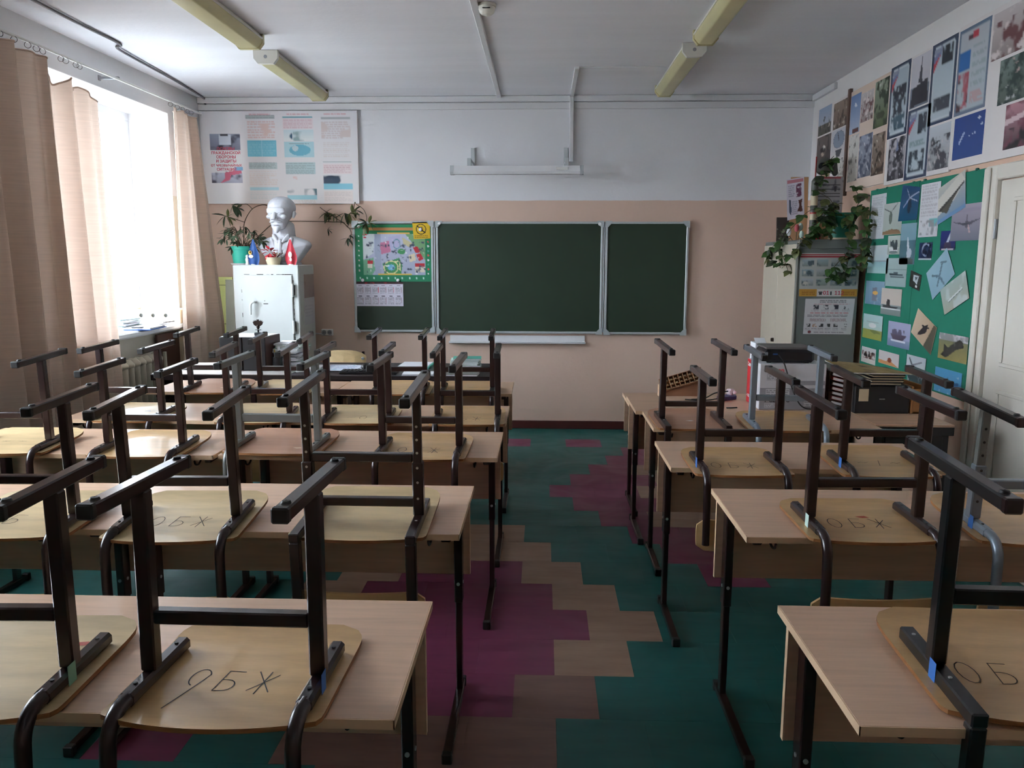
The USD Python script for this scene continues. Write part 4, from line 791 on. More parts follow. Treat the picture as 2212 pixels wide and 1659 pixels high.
# ------------------------------------------------------------------ chairs standing upside down on the desks
def zp(y): return 0.002 + (0.010 * ((-0.07 - y) / 0.10) ** 2 if y < -0.07 else 0) + (0.016 * ((y - 0.14) / 0.095) ** 2 if y > 0.14 else 0)
def seat_grid(W2, far, nx=24, ny=26):
    pts = []
    for j in range(ny):
        s = j / (ny - 1)
        for i in range(nx):
            t = 2 * i / (nx - 1) - 1
            y0 = -0.140 - 0.032 * (1 - t * t); y = y0 + (far - y0) * s
            w = W2; r = 0.05
            if y > far - r: w -= r - math.sqrt(max(r * r - (y - far + r) ** 2, 0))
            rn = 0.035
            if s < 0.09: w -= rn - math.sqrt(max(rn * rn - (rn * (1 - s / 0.09)) ** 2, 0))
            pts.append((t * w, y, zp(y)))
    return np.array(pts), nx, ny
def seat_meshes(W2, far, th=0.009):
    P_, nx, ny = seat_grid(W2, far); f = [(j * nx + i, j * nx + i + 1, (j + 1) * nx + i + 1, (j + 1) * nx + i) for j in range(ny - 1) for i in range(nx - 1)]; f = np.array(f)
    up = P_ + [0, 0, th]; k = len(P_)
    top = (np.vstack([up, P_]), np.vstack([f, f[:, ::-1] + k]))
    lp = [i for i in range(nx)] + [j * nx + nx - 1 for j in range(1, ny)] + [(ny - 1) * nx + i for i in range(nx - 2, -1, -1)] + [j * nx for j in range(ny - 2, 0, -1)]
    n = len(lp); V = np.vstack([P_[lp], up[lp]]); F_ = [(i, (i + 1) % n, n + (i + 1) % n, n + i) for i in range(n)]
    return top, (V, np.array(F_))
def ribbon(pts, w, z=0.0118):
    p = np.array(pts, float); V = []; F_ = []
    for a, b in zip(p[:-1], p[1:]):
        d = b - a; l = np.linalg.norm(d)
        if l < 1e-6: continue
        d /= l; nrm = np.array([-d[1], d[0]]) * w / 2; e = d * w * 0.35; k = len(V)
        for q in (a - e + nrm, a - e - nrm, b + e - nrm, b + e + nrm): V.append((q[0], q[1], zp(q[1]) + 0.009 + 0.0005))
        F_.append((k, k + 1, k + 2, k + 3))
    return np.array(V), np.array(F_)
def arc(cx, cy, rx, ry, a0, a1, n=14): return [(cx + rx * math.cos(math.radians(a)), cy + ry * math.sin(math.radians(a))) for a in np.linspace(a0, a1, n)]
def letters(word, x, y, h, w=0.0024, asp=1.75):
    V, F_ = [], []; k = 0
    S_ = {'О': [arc(0.45, 0.5, 0.42, 0.5, 100, 455)], 'Q': [arc(0.6, 0.62, 0.42, 0.42, 20, 250), [(0.98, 0.78), (0.85, 0.5), (0.45, -0.25), (0.1, -0.9)]], 'Б': [[(0.95, 0.97), (0.2, 1.0), (0.05, 0.0)], [(0.14, 0.55)] + arc(0.42, 0.28, 0.42, 0.27, 90, -90, 9) + [(0.05, 0.0)]],
          'Ж': [[(0.05, 1.0), (1.0, 0.0)], [(0.0, 0.05), (1.05, 0.85)], [(0.62, 1.0), (0.42, -0.1)]], '/': [[(0.7, 1.0), (0.2, 0.0)]], '~': [[(0, 0.5), (0.3, 0.6), (0.6, 0.5), (1.0, 0.62)]]}
    for ch in word:
        if ch == ' ': x += h * 0.8; continue
        for st in S_[ch]:
            v, f = ribbon([(x + q[0] * h, y + q[1] * h * asp) for q in st], w); V.append(v); F_.append(f + k); k += len(v)
        x += h * 1.55
    return np.vstack(V), np.vstack(F_)
def backrest(W2, y, z0, z1, bow=0.018, th=0.009):
    n = 17; m = 7; V = []
    for j in range(m):
        for i in range(n):
            t = 2 * i / (n - 1) - 1; s = j / (m - 1); r = 0.25; w = W2
            e = min(s, 1 - s)
            if e < r: w -= 0.03 * (1 - math.sqrt(max(1 - (1 - e / r) ** 2, 0)))
            V.append((t * w, y - bow * (1 - t * t) + bow, z0 + (z1 - z0) * s))
    V = np.array(V); k = len(V); f = np.array([(j * n + i, j * n + i + 1, (j + 1) * n + i + 1, (j + 1) * n + i) for j in range(m - 1) for i in range(n - 1)])
    V2 = V + [0, th, 0]; lp = [i for i in range(n)] + [j * n + n - 1 for j in range(1, m)] + [(m - 1) * n + i for i in range(n - 2, -1, -1)] + [j * n for j in range(m - 2, 0, -1)]; q = len(lp)
    return np.vstack([V, V2]), np.vstack([f, f[:, ::-1] + k, np.array([(lp[(i + 1) % q], lp[i], lp[i] + k, lp[(i + 1) % q] + k) for i in range(q)])])
def chair(label, x, y, sp=0.32, hz=0.40, fl=0.44, rz=0.0, tilt=2.5, frame='frame_brown', seat='ply_seat', bars=None, cap='frame_brown', square=False, word=None, ink='ink', far=0.235, zd=0.754, footm=None, sticker=None, mark=None, adjustable=False, cross=(0.128, 0.155), group='chairs upturned on the desks'):
    lift = 0.13 * math.sin(math.radians(max(tilt, 0)))
    t = thing('school_chair', label, 'chair', (x, y, zd + lift + 0.0005), (tilt, 0, rz), group=None)
    W2 = sp / 2 + 0.036; h = sp / 2; hz = hz - lift
    top, edge = seat_meshes(W2, far)
    st = obj('seat', top, seat, t, smooth=40); obj('ply_edge', edge, 'ply_edge', st, smooth=40)
    if word: obj('handwriting', letters(*word), ink, st, label='handwritten letters', smooth=False)
    if mark is not None:
        obj('mark', (np.array([(mark[0] + a, mark[1] + b, zp(mark[1]) + 0.0098) for a, b in ((-0.02, 0.002), (0.0, -0.010), (0.022, -0.006), (0.012, 0.008))]), np.array([(0, 1, 2, 3)])), mark[2], st, smooth=False)
    for s in (-1, 1):
        xx = s * h
        if square:
            tb = cat(bar(xx - 0.0145, xx + 0.0145, -0.175, 0.135, 0.011, 0.038), bar(xx - 0.0145, xx + 0.0145, -0.175, -0.147, -0.25, 0.011))
            obj('side_rail', tb, frame, t)
        else:
            rl = obj('side_rail', bar(xx - 0.0145, xx + 0.0145, -0.100, 0.135, 0.011, 0.037, 0.006), frame, t)
            path = [(xx, -0.085, 0.024)] + [(xx, -0.105 - 0.055 * math.sin(a), 0.024 - 0.055 * (1 - math.cos(a))) for a in np.linspace(0, 1.45, 9)] + [(xx, -0.166, -0.10), (xx, -0.172, -0.245)]
            obj('back_tube', tube(path, 0.0138, 14), frame, t, smooth=60)
        zj = hz - 0.024
        if adjustable:
            obj('post', bar(xx - 0.016, xx + 0.016, -0.016, 0.016, 0.036, 0.20), frame, t); obj('post_insert', bar(xx - 0.0125, xx + 0.0125, -0.0125, 0.0125, 0.19, zj), 'cabinet_grey' if footm else frame, t)
            [obj('adjusting_hole', rod((xx, -0.0165 if q < 0.19 else -0.013, q), (xx, -0.010, q), 0.004, 10), 'bolt' if not footm else 'dark_gap', t) for q in (0.09, 0.14, 0.185, 0.23, 0.27, 0.31)]
        else:
            obj('post', bar(xx - 0.0145, xx + 0.0145, -0.0145, 0.0145, 0.036, zj), frame, t)
        fm = footm or frame
        ft_ = obj('foot_bar', bar(xx - 0.014, xx + 0.014, -fl / 2 + 0.012, fl / 2 - 0.012, hz - 0.025, hz), fm, t)
        [obj('end_cap', bar(xx - 0.0148, xx + 0.0148, e0, e0 + 0.016, hz - 0.026, hz + 0.0008), cap if cap != frame else 'cap_black', ft_) for e0 in (-fl / 2, fl / 2 - 0.016)]
        [obj('glide', mv(lathe([(0.001, 0.005), (0.007, 0.004), (0.009, 0.0), (0.001, 0.0)], 12), T(xx, gy_, hz)), 'cap_black', ft_) for gy_ in (-fl / 2 + 0.035, fl / 2 - 0.035)]
        [obj('screw', rod((xx, q, 0.036), (xx, q, 0.0395), 0.004, 8), 'bolt' if square else 'cap_black', t) for q in (-0.06, 0.10)]
    for c in (bars or [cross]): obj('cross_bar', bar(-h + 0.0145, h - 0.0145, -0.0125, 0.0125, c[0], c[1]), frame, t)
    obj('backrest', backrest(h + 0.032, -0.168 if not square else -0.146, -0.275, -0.155), 'ply_seat' if seat != 'ply_red' else 'ply_red', t, smooth=40)
    if sticker: obj('sticker', box(sticker[0] * h + sticker[0] * 0.0146, sticker[0] * h + sticker[0] * 0.0152, -0.035, -0.008, 0.010, 0.05, 0) if sticker[0] > 0 else box(-h - 0.0152, -h - 0.0146, -0.035, -0.008, 0.010, 0.05, 0), sticker[1], t)
    return t
# left, nearest row
chair('brown chair upturned on the nearest left desk, seat lettered in large dark pencil', -0.572, 1.397, 0.320, 0.406, 0.361, -0.9, -0.8, word=('QБЖ', -0.100, -0.03, 0.042), ink='ink_dark', far=0.23, sticker=(1, 'sticker_blue'))
chair('brown chair upturned on the nearest left desk, cut by the left edge of the picture', -1.051, 1.399, 0.320, 0.404, 0.337, 1.7, 0.8, seat='ply_pale', far=0.23, sticker=(1, 'sticker_green'), mark=(0.11, 0.13, 'red_mark'))
# left, second row
chair('brown chair upturned on the second left row, middle one, seat lettered faintly', -1.070, 2.293, 0.322, 0.403, 0.339, 2.3, 3.5, seat='ply_pale', word=('ОБЖ', -0.100, -0.03, 0.042))
chair('brown chair with two cross bars on the second left row beside the aisle', -0.530, 2.329, 0.329, 0.444, 0.402, -0.2, 3.4, seat='ply_pale', bars=[(0.062, 0.088), (0.20, 0.226)], square=True, adjustable=True, far=0.25)
chair('brown chair upturned on the second left row, cut by the left edge of the picture', -1.565, 2.298, 0.320, 0.406, 0.368, 1.5, 2.4, seat='ply_pale', word=('ОБ', -0.115, -0.03, 0.042))
# left, third row
chair('brown chair upturned on the third left row beside the aisle, seat lettered', -0.498, 3.252, 0.319, 0.401, 0.381, -1.4, 1.8, word=('ОБЖ', -0.100, -0.03, 0.042), mark=(-0.07, 0.205, 'ply_edge'), ink='ink_dark')
chair('grey framed chair upturned on the third left row, with a reddish seat', -1.114, 3.323, 0.337, 0.395, 0.371, -2.0, 2.0, frame='frame_grey', seat='ply_red', cap='cap_black', cross=(0.113, 0.147), mark=(0.09, -0.04, 'paper_torn'), word=None)
chair('brown chair upturned on the third left row, second from the curtain', -1.654, 3.246, 0.317, 0.371, 0.351, -0.1, 2.2, far=0.24)
chair('brown chair upturned on the third left row in front of the curtain', -2.242, 3.272, 0.320, 0.405, 0.363, 1.8, 2.6, seat='ply_pale', word=('~ ~', -0.08, 0.03, 0.03))
# left, fourth row
chair('brown chair upturned on the fourth left row nearest the radiator', -2.061, 3.943, 0.297, 0.379, 0.343, -0.6, 2.0, seat='ply_pale', mark=(0.02, 0.10, 'paper'))
chair('brown chair upturned on the fourth left row, second from the radiator', -1.415, 3.933, 0.305, 0.371, 0.361, 3.7, 2.7, seat='ply_pale', word=('~/', -0.06, 0.0, 0.04))
chair('brown chair upturned on the fourth left row, third from the radiator', -0.914, 3.938, 0.305, 0.376, 0.345, 1.3, 1.6, seat='ply_pale', word=('~О', -0.06, -0.03, 0.04))
chair('brown chair upturned on the fourth left row beside the aisle', -0.368, 3.934, 0.298, 0.370, 0.369, 1.5, 1.5, word=('БЖ', -0.04, -0.03, 0.040), ink='ink_dark')
# left, fifth row
chair('brown chair upturned on the fifth left row next to the window sill', -1.988, 4.794, 0.293, 0.377, 0.341, 1.6, 2.7, seat='ply_red', mark=(0.04, 0.02, 'paper_torn'))
chair('brown chair upturned on the fifth left row in front of the black cabinet', -1.558, 4.776, 0.280, 0.346, 0.351, 4.6, 2.8, seat='ply_pale', square=True)
chair('brown chair upturned on the fifth left row in front of the teacher chair', -0.852, 4.789, 0.297, 0.374, 0.374, 1.8, 2.5, seat='ply_seat', word=('~~', -0.06, 0.02, 0.04))
chair('brown chair upturned on the fifth left row beside the aisle', -0.445, 4.788, 0.293, 0.371, 0.371, 1.3, 2.3, seat='ply_seat', word=('~', 0.0, 0.04, 0.05), ink='ink_dark')
# right rows
chair('black framed square-tube chair upturned at the bottom right corner', 0.915, 1.473, 0.320, 0.435, 0.394, -1.7, 2.5, frame='frame_black', seat='ply_seat', square=True, cross=(0.158, 0.190), word=('ОБ', -0.115, -0.03, 0.042), ink='ink', sticker=(-1, 'sticker_blue'), far=0.24)
chair('brown chair upturned on the second right row, seat lettered beside a red mark', 0.963, 2.372, 0.320, 0.405, 0.368, 1.4, 2.2, word=('ОБЖ', -0.100, -0.03, 0.042), ink='ink_dark', mark=(0.02, 0.06, 'red_mark'), sticker=(-1, 'sticker_pale'), far=0.21)
chair('blue-grey framed chair with a dark foot bar at the right edge of the picture', 1.442, 2.366, 0.320, 0.397, 0.383, -1.4, 3.6, frame='frame_bluegrey', footm='frame_black', adjustable=True, sticker=(-1, 'sticker_blue'), seat='ply_seat')
chair('brown chair upturned on the third right row beside the aisle, seat lettered', 0.755, 3.065, 0.296, 0.379, 0.357, 0.7, 0.8, word=('ОБЖ', -0.100, -0.03, 0.042), sticker=(-1, 'sticker_blue'))
chair('brown chair upturned on the third right row by the wall side', 1.299, 3.075, 0.291, 0.381, 0.335, 0.2, 2.7, word=('~/~', -0.07, 0.0, 0.04), sticker=(-1, 'sticker_blue'))
chair('brown chair on the fourth right row, a white scrap on its seat', 0.722, 3.888, 0.283, 0.401, 0.384, 2.4, 2.5, seat='ply_red', mark=(0.0, 0.03, 'paper'), square=True, cross=(0.092, 0.116))
chair('blue-grey framed chair upturned before the printer box', 1.163, 3.864, 0.308, 0.377, 0.381, -1.5, 1.7, frame='frame_bluegrey', cap='cap_black', seat='ply_seat', word=('~', 0.0, 0.03, 0.04))

# ------------------------------------------------------------------ teacher's corner
td = thing('teacher_desk', 'dark brown teacher desk in front of the chalkboard', 'desk', (-1.055, 5.80, 0))
obj('desk_top', box(-0.695, 0.695, -0.35, 0.36, 0.728, 0.760, 0.002), 'dark_desk', td)
for s in (-0.665, 0.645): obj('side_panel', box(s, s + 0.022, -0.32, 0.33, 0.0, 0.728), 'dark_desk', td)
obj('front_panel', box(-0.643, 0.645, -0.26, -0.242, 0.25, 0.728), 'dark_desk', td)
obj('drawer', box(0.25, 0.64, -0.20, 0.345, 0.55, 0.72), 'dark_desk', td)
cd = thing('computer_desk', 'light topped computer desk with a dark edge beside the teacher desk', 'desk', (-2.24, 5.78, 0))
obj('desk_top', box(-0.48, 0.485, -0.31, 0.31, 0.757, 0.762, 0.001), 'light_top', cd)
obj('top_edge', box(-0.482, 0.487, -0.312, 0.312, 0.715, 0.757), 'dark_desk', cd)
for s in (-0.46, 0.44): obj('side_panel', box(s, s + 0.022, -0.29, 0.29, 0.0, 0.715), 'dark_desk', cd)
obj('back_panel', box(-0.44, 0.44, -0.20, -0.182, 0.30, 0.715), 'dark_desk', cd)
bc = thing('black_cabinet', 'small black two-door desktop cabinet with a brown side on the computer desk', 'cabinet', (-2.125, 5.78, 0.762), (0, 0, -3))
obj('body', box(-0.165, 0.165, -0.12, 0.16, 0, 0.24), 'wood_dark', bc)
for a, b in ((-0.166, -0.005), (0.005, 0.166)): obj('door', box(a, b, -0.138, -0.12, 0.004, 0.238), 'black_matte', bc)
obj('top_sheet', box(-0.16, 0.155, -0.13, 0.15, 0.240, 0.243, 0), 'paper', bc)
tr = thing('trophy', 'small dark trophy figure of a spread-winged bird on a black base', 'trophy', (-2.045, 5.74, 1.006))
obj('base', cat(box(-0.024, 0.024, -0.02, 0.02, 0, 0.022), rod((0, 0, 0.022), (0, 0, 0.04), 0.006)), 'black_plastic', tr)
W_ = sg.Polygon([(0, -0.02), (0.008, -0.012), (0.012, 0.0), (0.030, 0.012), (0.038, 0.034), (0.030, 0.030), (0.031, 0.042), (0.022, 0.036), (0.021, 0.046), (0.013, 0.036), (0.008, 0.044), (0.006, 0.052), (0.0, 0.046), (-0.006, 0.052), (-0.008, 0.044), (-0.013, 0.036), (-0.021, 0.046), (-0.022, 0.036), (-0.031, 0.042), (-0.030, 0.030), (-0.038, 0.034), (-0.030, 0.012), (-0.012, 0.0), (-0.008, -0.012)])
obj('bird', cat(mv(extr(W_, 0.008), FRONT, T(0, 0.004, 0.066)), mv(trimesh.creation.icosphere(2, 0.012), np.diag([1, 0.8, 1.5, 1]), T(0, 0, 0.062)), box(-0.022, 0.022, -0.004, 0.004, 0.040, 0.044)), 'bronze_dark', tr)
r_ = random.Random(5)
zz = 0.7625
cols = ['paper', 'mint_page', 'paper', 'teal_cover', 'paper', 'black_matte', 'paper', 'flag_blue', 'paper', 'paper', 'teal_cover', 'mint_page', 'paper']
ords = ['lowest', 'second', 'third', 'fourth', 'fifth', 'sixth', 'seventh', 'eighth', 'ninth', 'tenth', 'eleventh', 'twelfth', 'topmost']
for i in range(13):
    h = [0.016, 0.012, 0.018, 0.010, 0.016, 0.012, 0.018, 0.010, 0.014, 0.016, 0.010, 0.012, 0.012][i]
    t = thing('book', f'thin book or folder in the tall pile beside the black cabinet, {ords[i]} from below', 'book', (-1.86 + r_.uniform(-.012, .012), 5.90 + r_.uniform(-.02, .02), zz), (0, 0, r_.uniform(-8, 8)), group='books piled beside the black cabinet')
    obj('pages', box(-0.088, 0.088, -0.125, 0.125, 0.0015, h - 0.0015, 0), 'paper', t); obj('cover', cat(box(-0.092, 0.092, -0.13, 0.13, 0, 0.0015, 0), box(-0.092, 0.092, -0.13, 0.13, h - 0.0015, h, 0), box(-0.093, -0.0915, -0.13, 0.13, 0, h, 0)), cols[i], t); zz += h + 0.0003
pc = thing('pen_holder', 'black pen holder in front of the pile of books', 'pen holder', (-1.895, 5.68, 0.7625))
obj('cup', lathe([(0.001, 0), (0.036, 0), (0.036, 0.10), (0.033, 0.10), (0.033, 0.006), (0.001, 0.006)], 24), 'black_plastic', pc)
obj('pen', rod((-0.01, 0, 0.01), (-0.02, 0.005, 0.15), 0.004), 'gold', pc); obj('pen', rod((0.012, 0, 0.01), (0.022, -0.004, 0.14), 0.004), 'paper', pc); obj('ruler', box(0.0, 0.02, 0.008, 0.010, 0.01, 0.17, 0), 'paper', pc)
t = thing('paper_pile', 'white papers in a loose pile at the right of the pen holder', 'paper', (-1.70, 5.75, 0.7605), (0, 0, 12))
for i in range(5): obj('page', mv(box(-0.10, 0.10, -0.13, 0.13, i * 0.004, i * 0.004 + 0.002, 0), Rt(r_.uniform(-15, 15), Z)), 'paper', t)
t = thing('paper_pile', 'white sheets spread on the left end of the computer desk', 'paper', (-2.50, 5.83, 0.7625), (0, 0, 8))
for i in range(4): obj('page', mv(box(-0.12, 0.10, -0.15, 0.15, i * 0.004, i * 0.004 + 0.002, 0), Rt(r_.uniform(-20, 20), Z)), 'paper', t)
t = thing('paper_pile', 'printed sheets scattered in the middle of the teacher desk', 'paper', (-1.50, 5.86, 0.7605))
for i in range(5):
    a = r_.uniform(-0.05, 0.12); b = r_.uniform(-0.10, 0.10); zq = 0.002 * i
    print_sheet('page', [(a - 0.10, b + 0.13, zq), (a + 0.10, b + 0.13, zq), (a + 0.10, b - 0.13, zq), (a - 0.10, b - 0.13, zq)], [('g', (220, 226, 238), (214, 222, 236)), ('t', 0.1, 0.1, 0.9, 0.8, 9, (120, 140, 180), i), ('n', 5, (110, 180, 190), 0.66, i)], (24, 30), parent=t)
kb = thing('keyboard', 'black computer keyboard near the front of the teacher desk', 'keyboard', (-1.215, 5.59, 0.7605), (0, 0, 2))
obj('case', box(-0.20, 0.20, -0.065, 0.065, 0.0, 0.018, 0.004), 'black_plastic', kb)
obj('keys', cat(*[box(-0.19 + i * 0.0253, -0.19 + i * 0.0253 + 0.021, -0.055 + j * 0.022, -0.055 + j * 0.022 + 0.018, 0.018, 0.023, 0.001) for i in range(15) for j in range(5)]), 'black_matte', kb, kind='stuff', smooth=False)
ms = thing('computer_mouse', 'black computer mouse on papers behind the keyboard', 'computer mouse', (-1.295, 5.83, 0.7605))
obj('shell', mv(trimesh.creation.icosphere(3, 1.0), np.diag([0.032, 0.052, 0.030, 1]), T(0, 0, 0.008)), 'black_plastic', ms, smooth=True); obj('wheel', mv(trimesh.creation.cylinder(0.008, 0.006, sections=16), Rt(90, Y), T(0, -0.03, 0.028)), 'grey_plastic', ms)
t = thing('sheet_pad', 'thin white sheets under and beside the mouse', 'paper', (-1.20, 5.86, 0.7602)); obj('page', box(-0.16, 0.14, -0.05, 0.07, 0, 0.0003, 0), 'paper', t)
t = thing('open_register', 'large pale ring folder lying open on the teacher desk', 'folder', (-0.94, 5.95, 0.7605), (0, 0, -1))
obj('cover', box(-0.12, 0.12, -0.16, 0.16, 0, 0.006), 'teal_cover', t); obj('pages', box(-0.118, 0.105, -0.155, 0.155, 0.006, 0.016, 0.002), 'paper', t); obj('spine', box(0.108, 0.122, -0.16, 0.16, 0.006, 0.018), 'teal_cover', t)
t = thing('notebook', 'thin white notebook near the front edge of the teacher desk', 'notebook', (-0.86, 5.54, 0.7605), (0, 0, 4))
obj('cover', box(-0.11, 0.11, -0.075, 0.075, 0, 0.002, 0), 'paper', t); obj('pages', box(-0.108, 0.108, -0.073, 0.073, 0.002, 0.012, 0.002), 'paper', t)
t = thing('notebook', 'thin dark notebook with white pages at the right of the teacher desk', 'notebook', (-0.55, 5.53, 0.7605), (0, 0, -3))
obj('cover', box(-0.11, 0.11, -0.07, 0.07, 0.010, 0.013, 0), 'cabinet_grey', t); obj('pages', box(-0.108, 0.108, -0.068, 0.068, 0.001, 0.010, 0), 'paper', t)
zz = 0.7605
for i in range(6):
    t = thing('exercise_book', f'mint green exercise book stacked on the teacher desk, {["lowest", "second from below", "third from below", "third from the top", "second from the top", "topmost, with a teal cover"][i]}', 'exercise book', (-0.565 + r_.uniform(-.012, .012), 5.93 + r_.uniform(-.01, .01), zz), (0, 0, r_.uniform(-5, 5) + (6 if i == 5 else 0)), group='exercise books stacked on the teacher desk')
    obj('pages', box(-0.10, 0.10, -0.08, 0.08, 0.001, 0.011, 0), 'paper', t); obj('cover', cat(box(-0.103, 0.103, -0.083, 0.083, 0, 0.001, 0), box(-0.103, 0.103, -0.083, 0.083, 0.011, 0.012, 0)), 'mint_page' if i < 5 else 'teal_cover', t); zz += 0.0123
tc = thing('teacher_chair', 'light plywood teacher chair behind the teacher desk', 'chair', (-1.65, 6.62, 0))
pr = []
n = 21
bk = [(-0.185 + 0.37 * i / (n - 1), 0.805 - 0.05 * abs(2 * i / (n - 1) - 1) ** 3.2 ) for i in range(n)]
poly = sg.Polygon(bk + [(0.178, 0.665), (-0.178, 0.665)]).buffer(-0.015).buffer(0.015)
bm = mv(extr(poly, 0.010), FRONT); bm = bm.subdivide().subdivide(); v = bm.vertices.copy(); v[:, 1] += -0.03 * (1 - (v[:, 0] / 0.185) ** 2) + 0.03; bm.vertices = v
obj('backrest', bm, 'ply_pale', tc, smooth=False)
for s in (-1, 1):
    obj('rivet', mv(lathe([(0.001, 0.004), (0.010, 0.003), (0.013, 0.0), (0.001, 0.0)], 18), Rt(90, X), T(s * 0.158, 0.008, 0.735)), 'bolt', tc)
    obj('frame_tube', tube(spl([(s * 0.158, 0.03, 0.79), (s * 0.160, 0.03, 0.62), (s * 0.165, 0.0, 0.46), (s * 0.17, -0.05, 0.44), (s * 0.17, -0.36, 0.44)], 6), 0.012, 10), 'frame_brown', tc)
    obj('leg', tube([(s * 0.17, -0.02, 0.44), (s * 0.19, 0.04, 0.0)], 0.012, 10), 'frame_brown', tc); obj('leg', tube([(s * 0.17, -0.34, 0.44), (s * 0.19, -0.38, 0.0)], 0.012, 10), 'frame_brown', tc)
obj('seat', box(-0.19, 0.19, -0.40, 0.0, 0.452, 0.464, 0.004), 'ply_pale', tc)

# ------------------------------------------------------------------ right side: cabinet, boxes, table
CX0, CX1, CY0, CY1, CZ = 1.830, 2.278, 5.97, 6.88, 1.694
ca = thing('metal_cabinet', 'tall grey metal cabinet with doors coloured paler for window light in the right corner', 'cabinet')
obj('body', box(CX0 + 0.012, CX1, CY0, CY1, 0.05, CZ, 0.006), 'cabinet_grey', ca)
obj('plinth', box(CX0 + 0.04, CX1, CY0 + 0.02, CY1 - 0.02, 0, 0.05), 'black_matte', ca)
obj('top_rail', box(CX0 + 0.004, CX1 + 0.004, CY0 - 0.012, CY0, CZ - 0.062, CZ + 0.003, 0.003), 'cabinet_grey', ca)
obj('corner_edge', box(CX0 - 0.002, CX0 + 0.012, CY0 - 0.004, CY0 + 0.03, 0.05, CZ, 0.003), 'cabinet_edge', ca)
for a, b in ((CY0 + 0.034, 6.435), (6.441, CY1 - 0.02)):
    d_ = obj('door', box(CX0, CX0 + 0.014, a, b, 0.07, CZ - 0.03, 0.003), 'cabinet_door_lit', ca)
    if a > 6.4: obj('lock_knob', mv(lathe([(0.001, 0.022), (0.014, 0.02), (0.016, 0.0), (0.001, 0)], 16), Rt(-90, Y), T(CX0, a + 0.03, 0.925)), 'bronze_dark', d_)
yq = CY0 - 0.0015
eo = [('g', (190, 190, 186), (186, 186, 180)), ('r', 0, 0, 1, 0.10, (176, 50, 60)), ('r', 0, 0.045, 1, 0.06, (220, 200, 196)), ('r', 0, 0, 1, 0.015, (220, 214, 210))]
for r in range(3):
    for c in range(4):
        u, v = 0.04 + c * 0.245, 0.14 + r * 0.225
        eo += [('rg', u, v, u + 0.19, v + 0.165, [(176, 190, 200), (160, 180, 190), (186, 190, 196), (170, 186, 180)][(r + c) % 4], (140, 146, 140)), ('n', 12, (80, 96, 104), 0.54, 3 + c + 5 * r, (u, v + 0.03, u + 0.19, v + 0.165)), ('n', 12, (206, 200, 190), 0.62, 30 + c + 5 * r, (u, v, u + 0.19, v + 0.165))]
eo += [('r', 0, 0.83, 0.31, 1, (206, 150, 60)), ('r', 0.72, 0.83, 1, 1, (206, 150, 60)), ('t', 0.05, 0.86, 0.28, 0.97, 3, (150, 90, 30), 3), ('t', 0.76, 0.86, 0.97, 0.97, 3, (150, 90, 30), 4), ('r', 0.31, 0.83, 0.72, 1, (224, 216, 212))]
ep = thing('safety_poster', 'emergency rules poster with orange bands on the grey cabinet', 'poster')
print_sheet('print', [(1.850, yq, 1.599), (2.274, yq, 1.599), (2.270, yq, 1.290), (1.856, yq, 1.290)], eo, (100, 74), parent=ep)
for s, x in (('01', 2.024), ('112', 2.106)): obj('number', mv(meshkit.text_mesh(s, 0.026, 0.0006, True), FRONT, T(x, yq - 0.0006, 1.303)), 'text_red', ep, smooth=False)
obj('phone_symbol', cat(box(1.998, 2.018, yq - 0.001, yq, 1.302, 1.316, 0), box(1.994, 2.022, yq - 0.001, yq, 1.317, 1.324, 0), box(2.078, 2.088, yq - 0.001, yq, 1.300, 1.326, 0)), 'text_dark', ep, smooth=False)
io = [('g', (224, 218, 220), (216, 210, 214)), ('t', 0.30, 0.03, 0.85, 0.12, 2, (90, 80, 90), 1), ('t', 0.18, 0.14, 0.92, 0.17, 1, (200, 80, 96), 2), ('t', 0.12, 0.38, 0.90, 0.42, 1, (200, 70, 84), 3), ('t', 0.06, 0.44, 0.95, 0.52, 3, (110, 100, 110), 4), ('t', 0.12, 0.54, 0.46, 0.66, 3, (150, 90, 100), 5), ('t', 0.54, 0.54, 0.88, 0.66, 3, (150, 90, 100), 6), ('e', 0.13, 0.94, 0.035, 0.04, (130, 60, 66)), ('t', 0.22, 0.92, 0.86, 0.97, 1, (120, 110, 120), 7)]
for i, u in enumerate((0.22, 0.42, 0.62, 0.84)): io += [('n', 14, (60, 56, 70), 0.42, 5 + i, (u - 0.05, 0.18, u + 0.06, 0.30)), ('t', u - 0.08, 0.31, u + 0.08, 0.36, 2, (150, 140, 150), i)]
for i, u in enumerate((0.09, 0.22, 0.36, 0.50, 0.66, 0.84)): io += [('n', 15, [(60, 56, 60), (180, 120, 60)][i == 1], 0.42, 15 + i, (u - 0.04, 0.70, u + 0.05, 0.80)), ('t', u - 0.06, 0.82, u + 0.06, 0.89, 3, (150, 140, 150), 9 + i)]
print_sheet('instruction_sheet', [(1.904, yq, 1.273), (2.258, yq, 1.275), (2.245, yq, 1.015), (1.900, yq, 1.017)], io, (90, 66), label='white printed instruction sheet on the grey cabinet below the emergency poster', cat='poster')

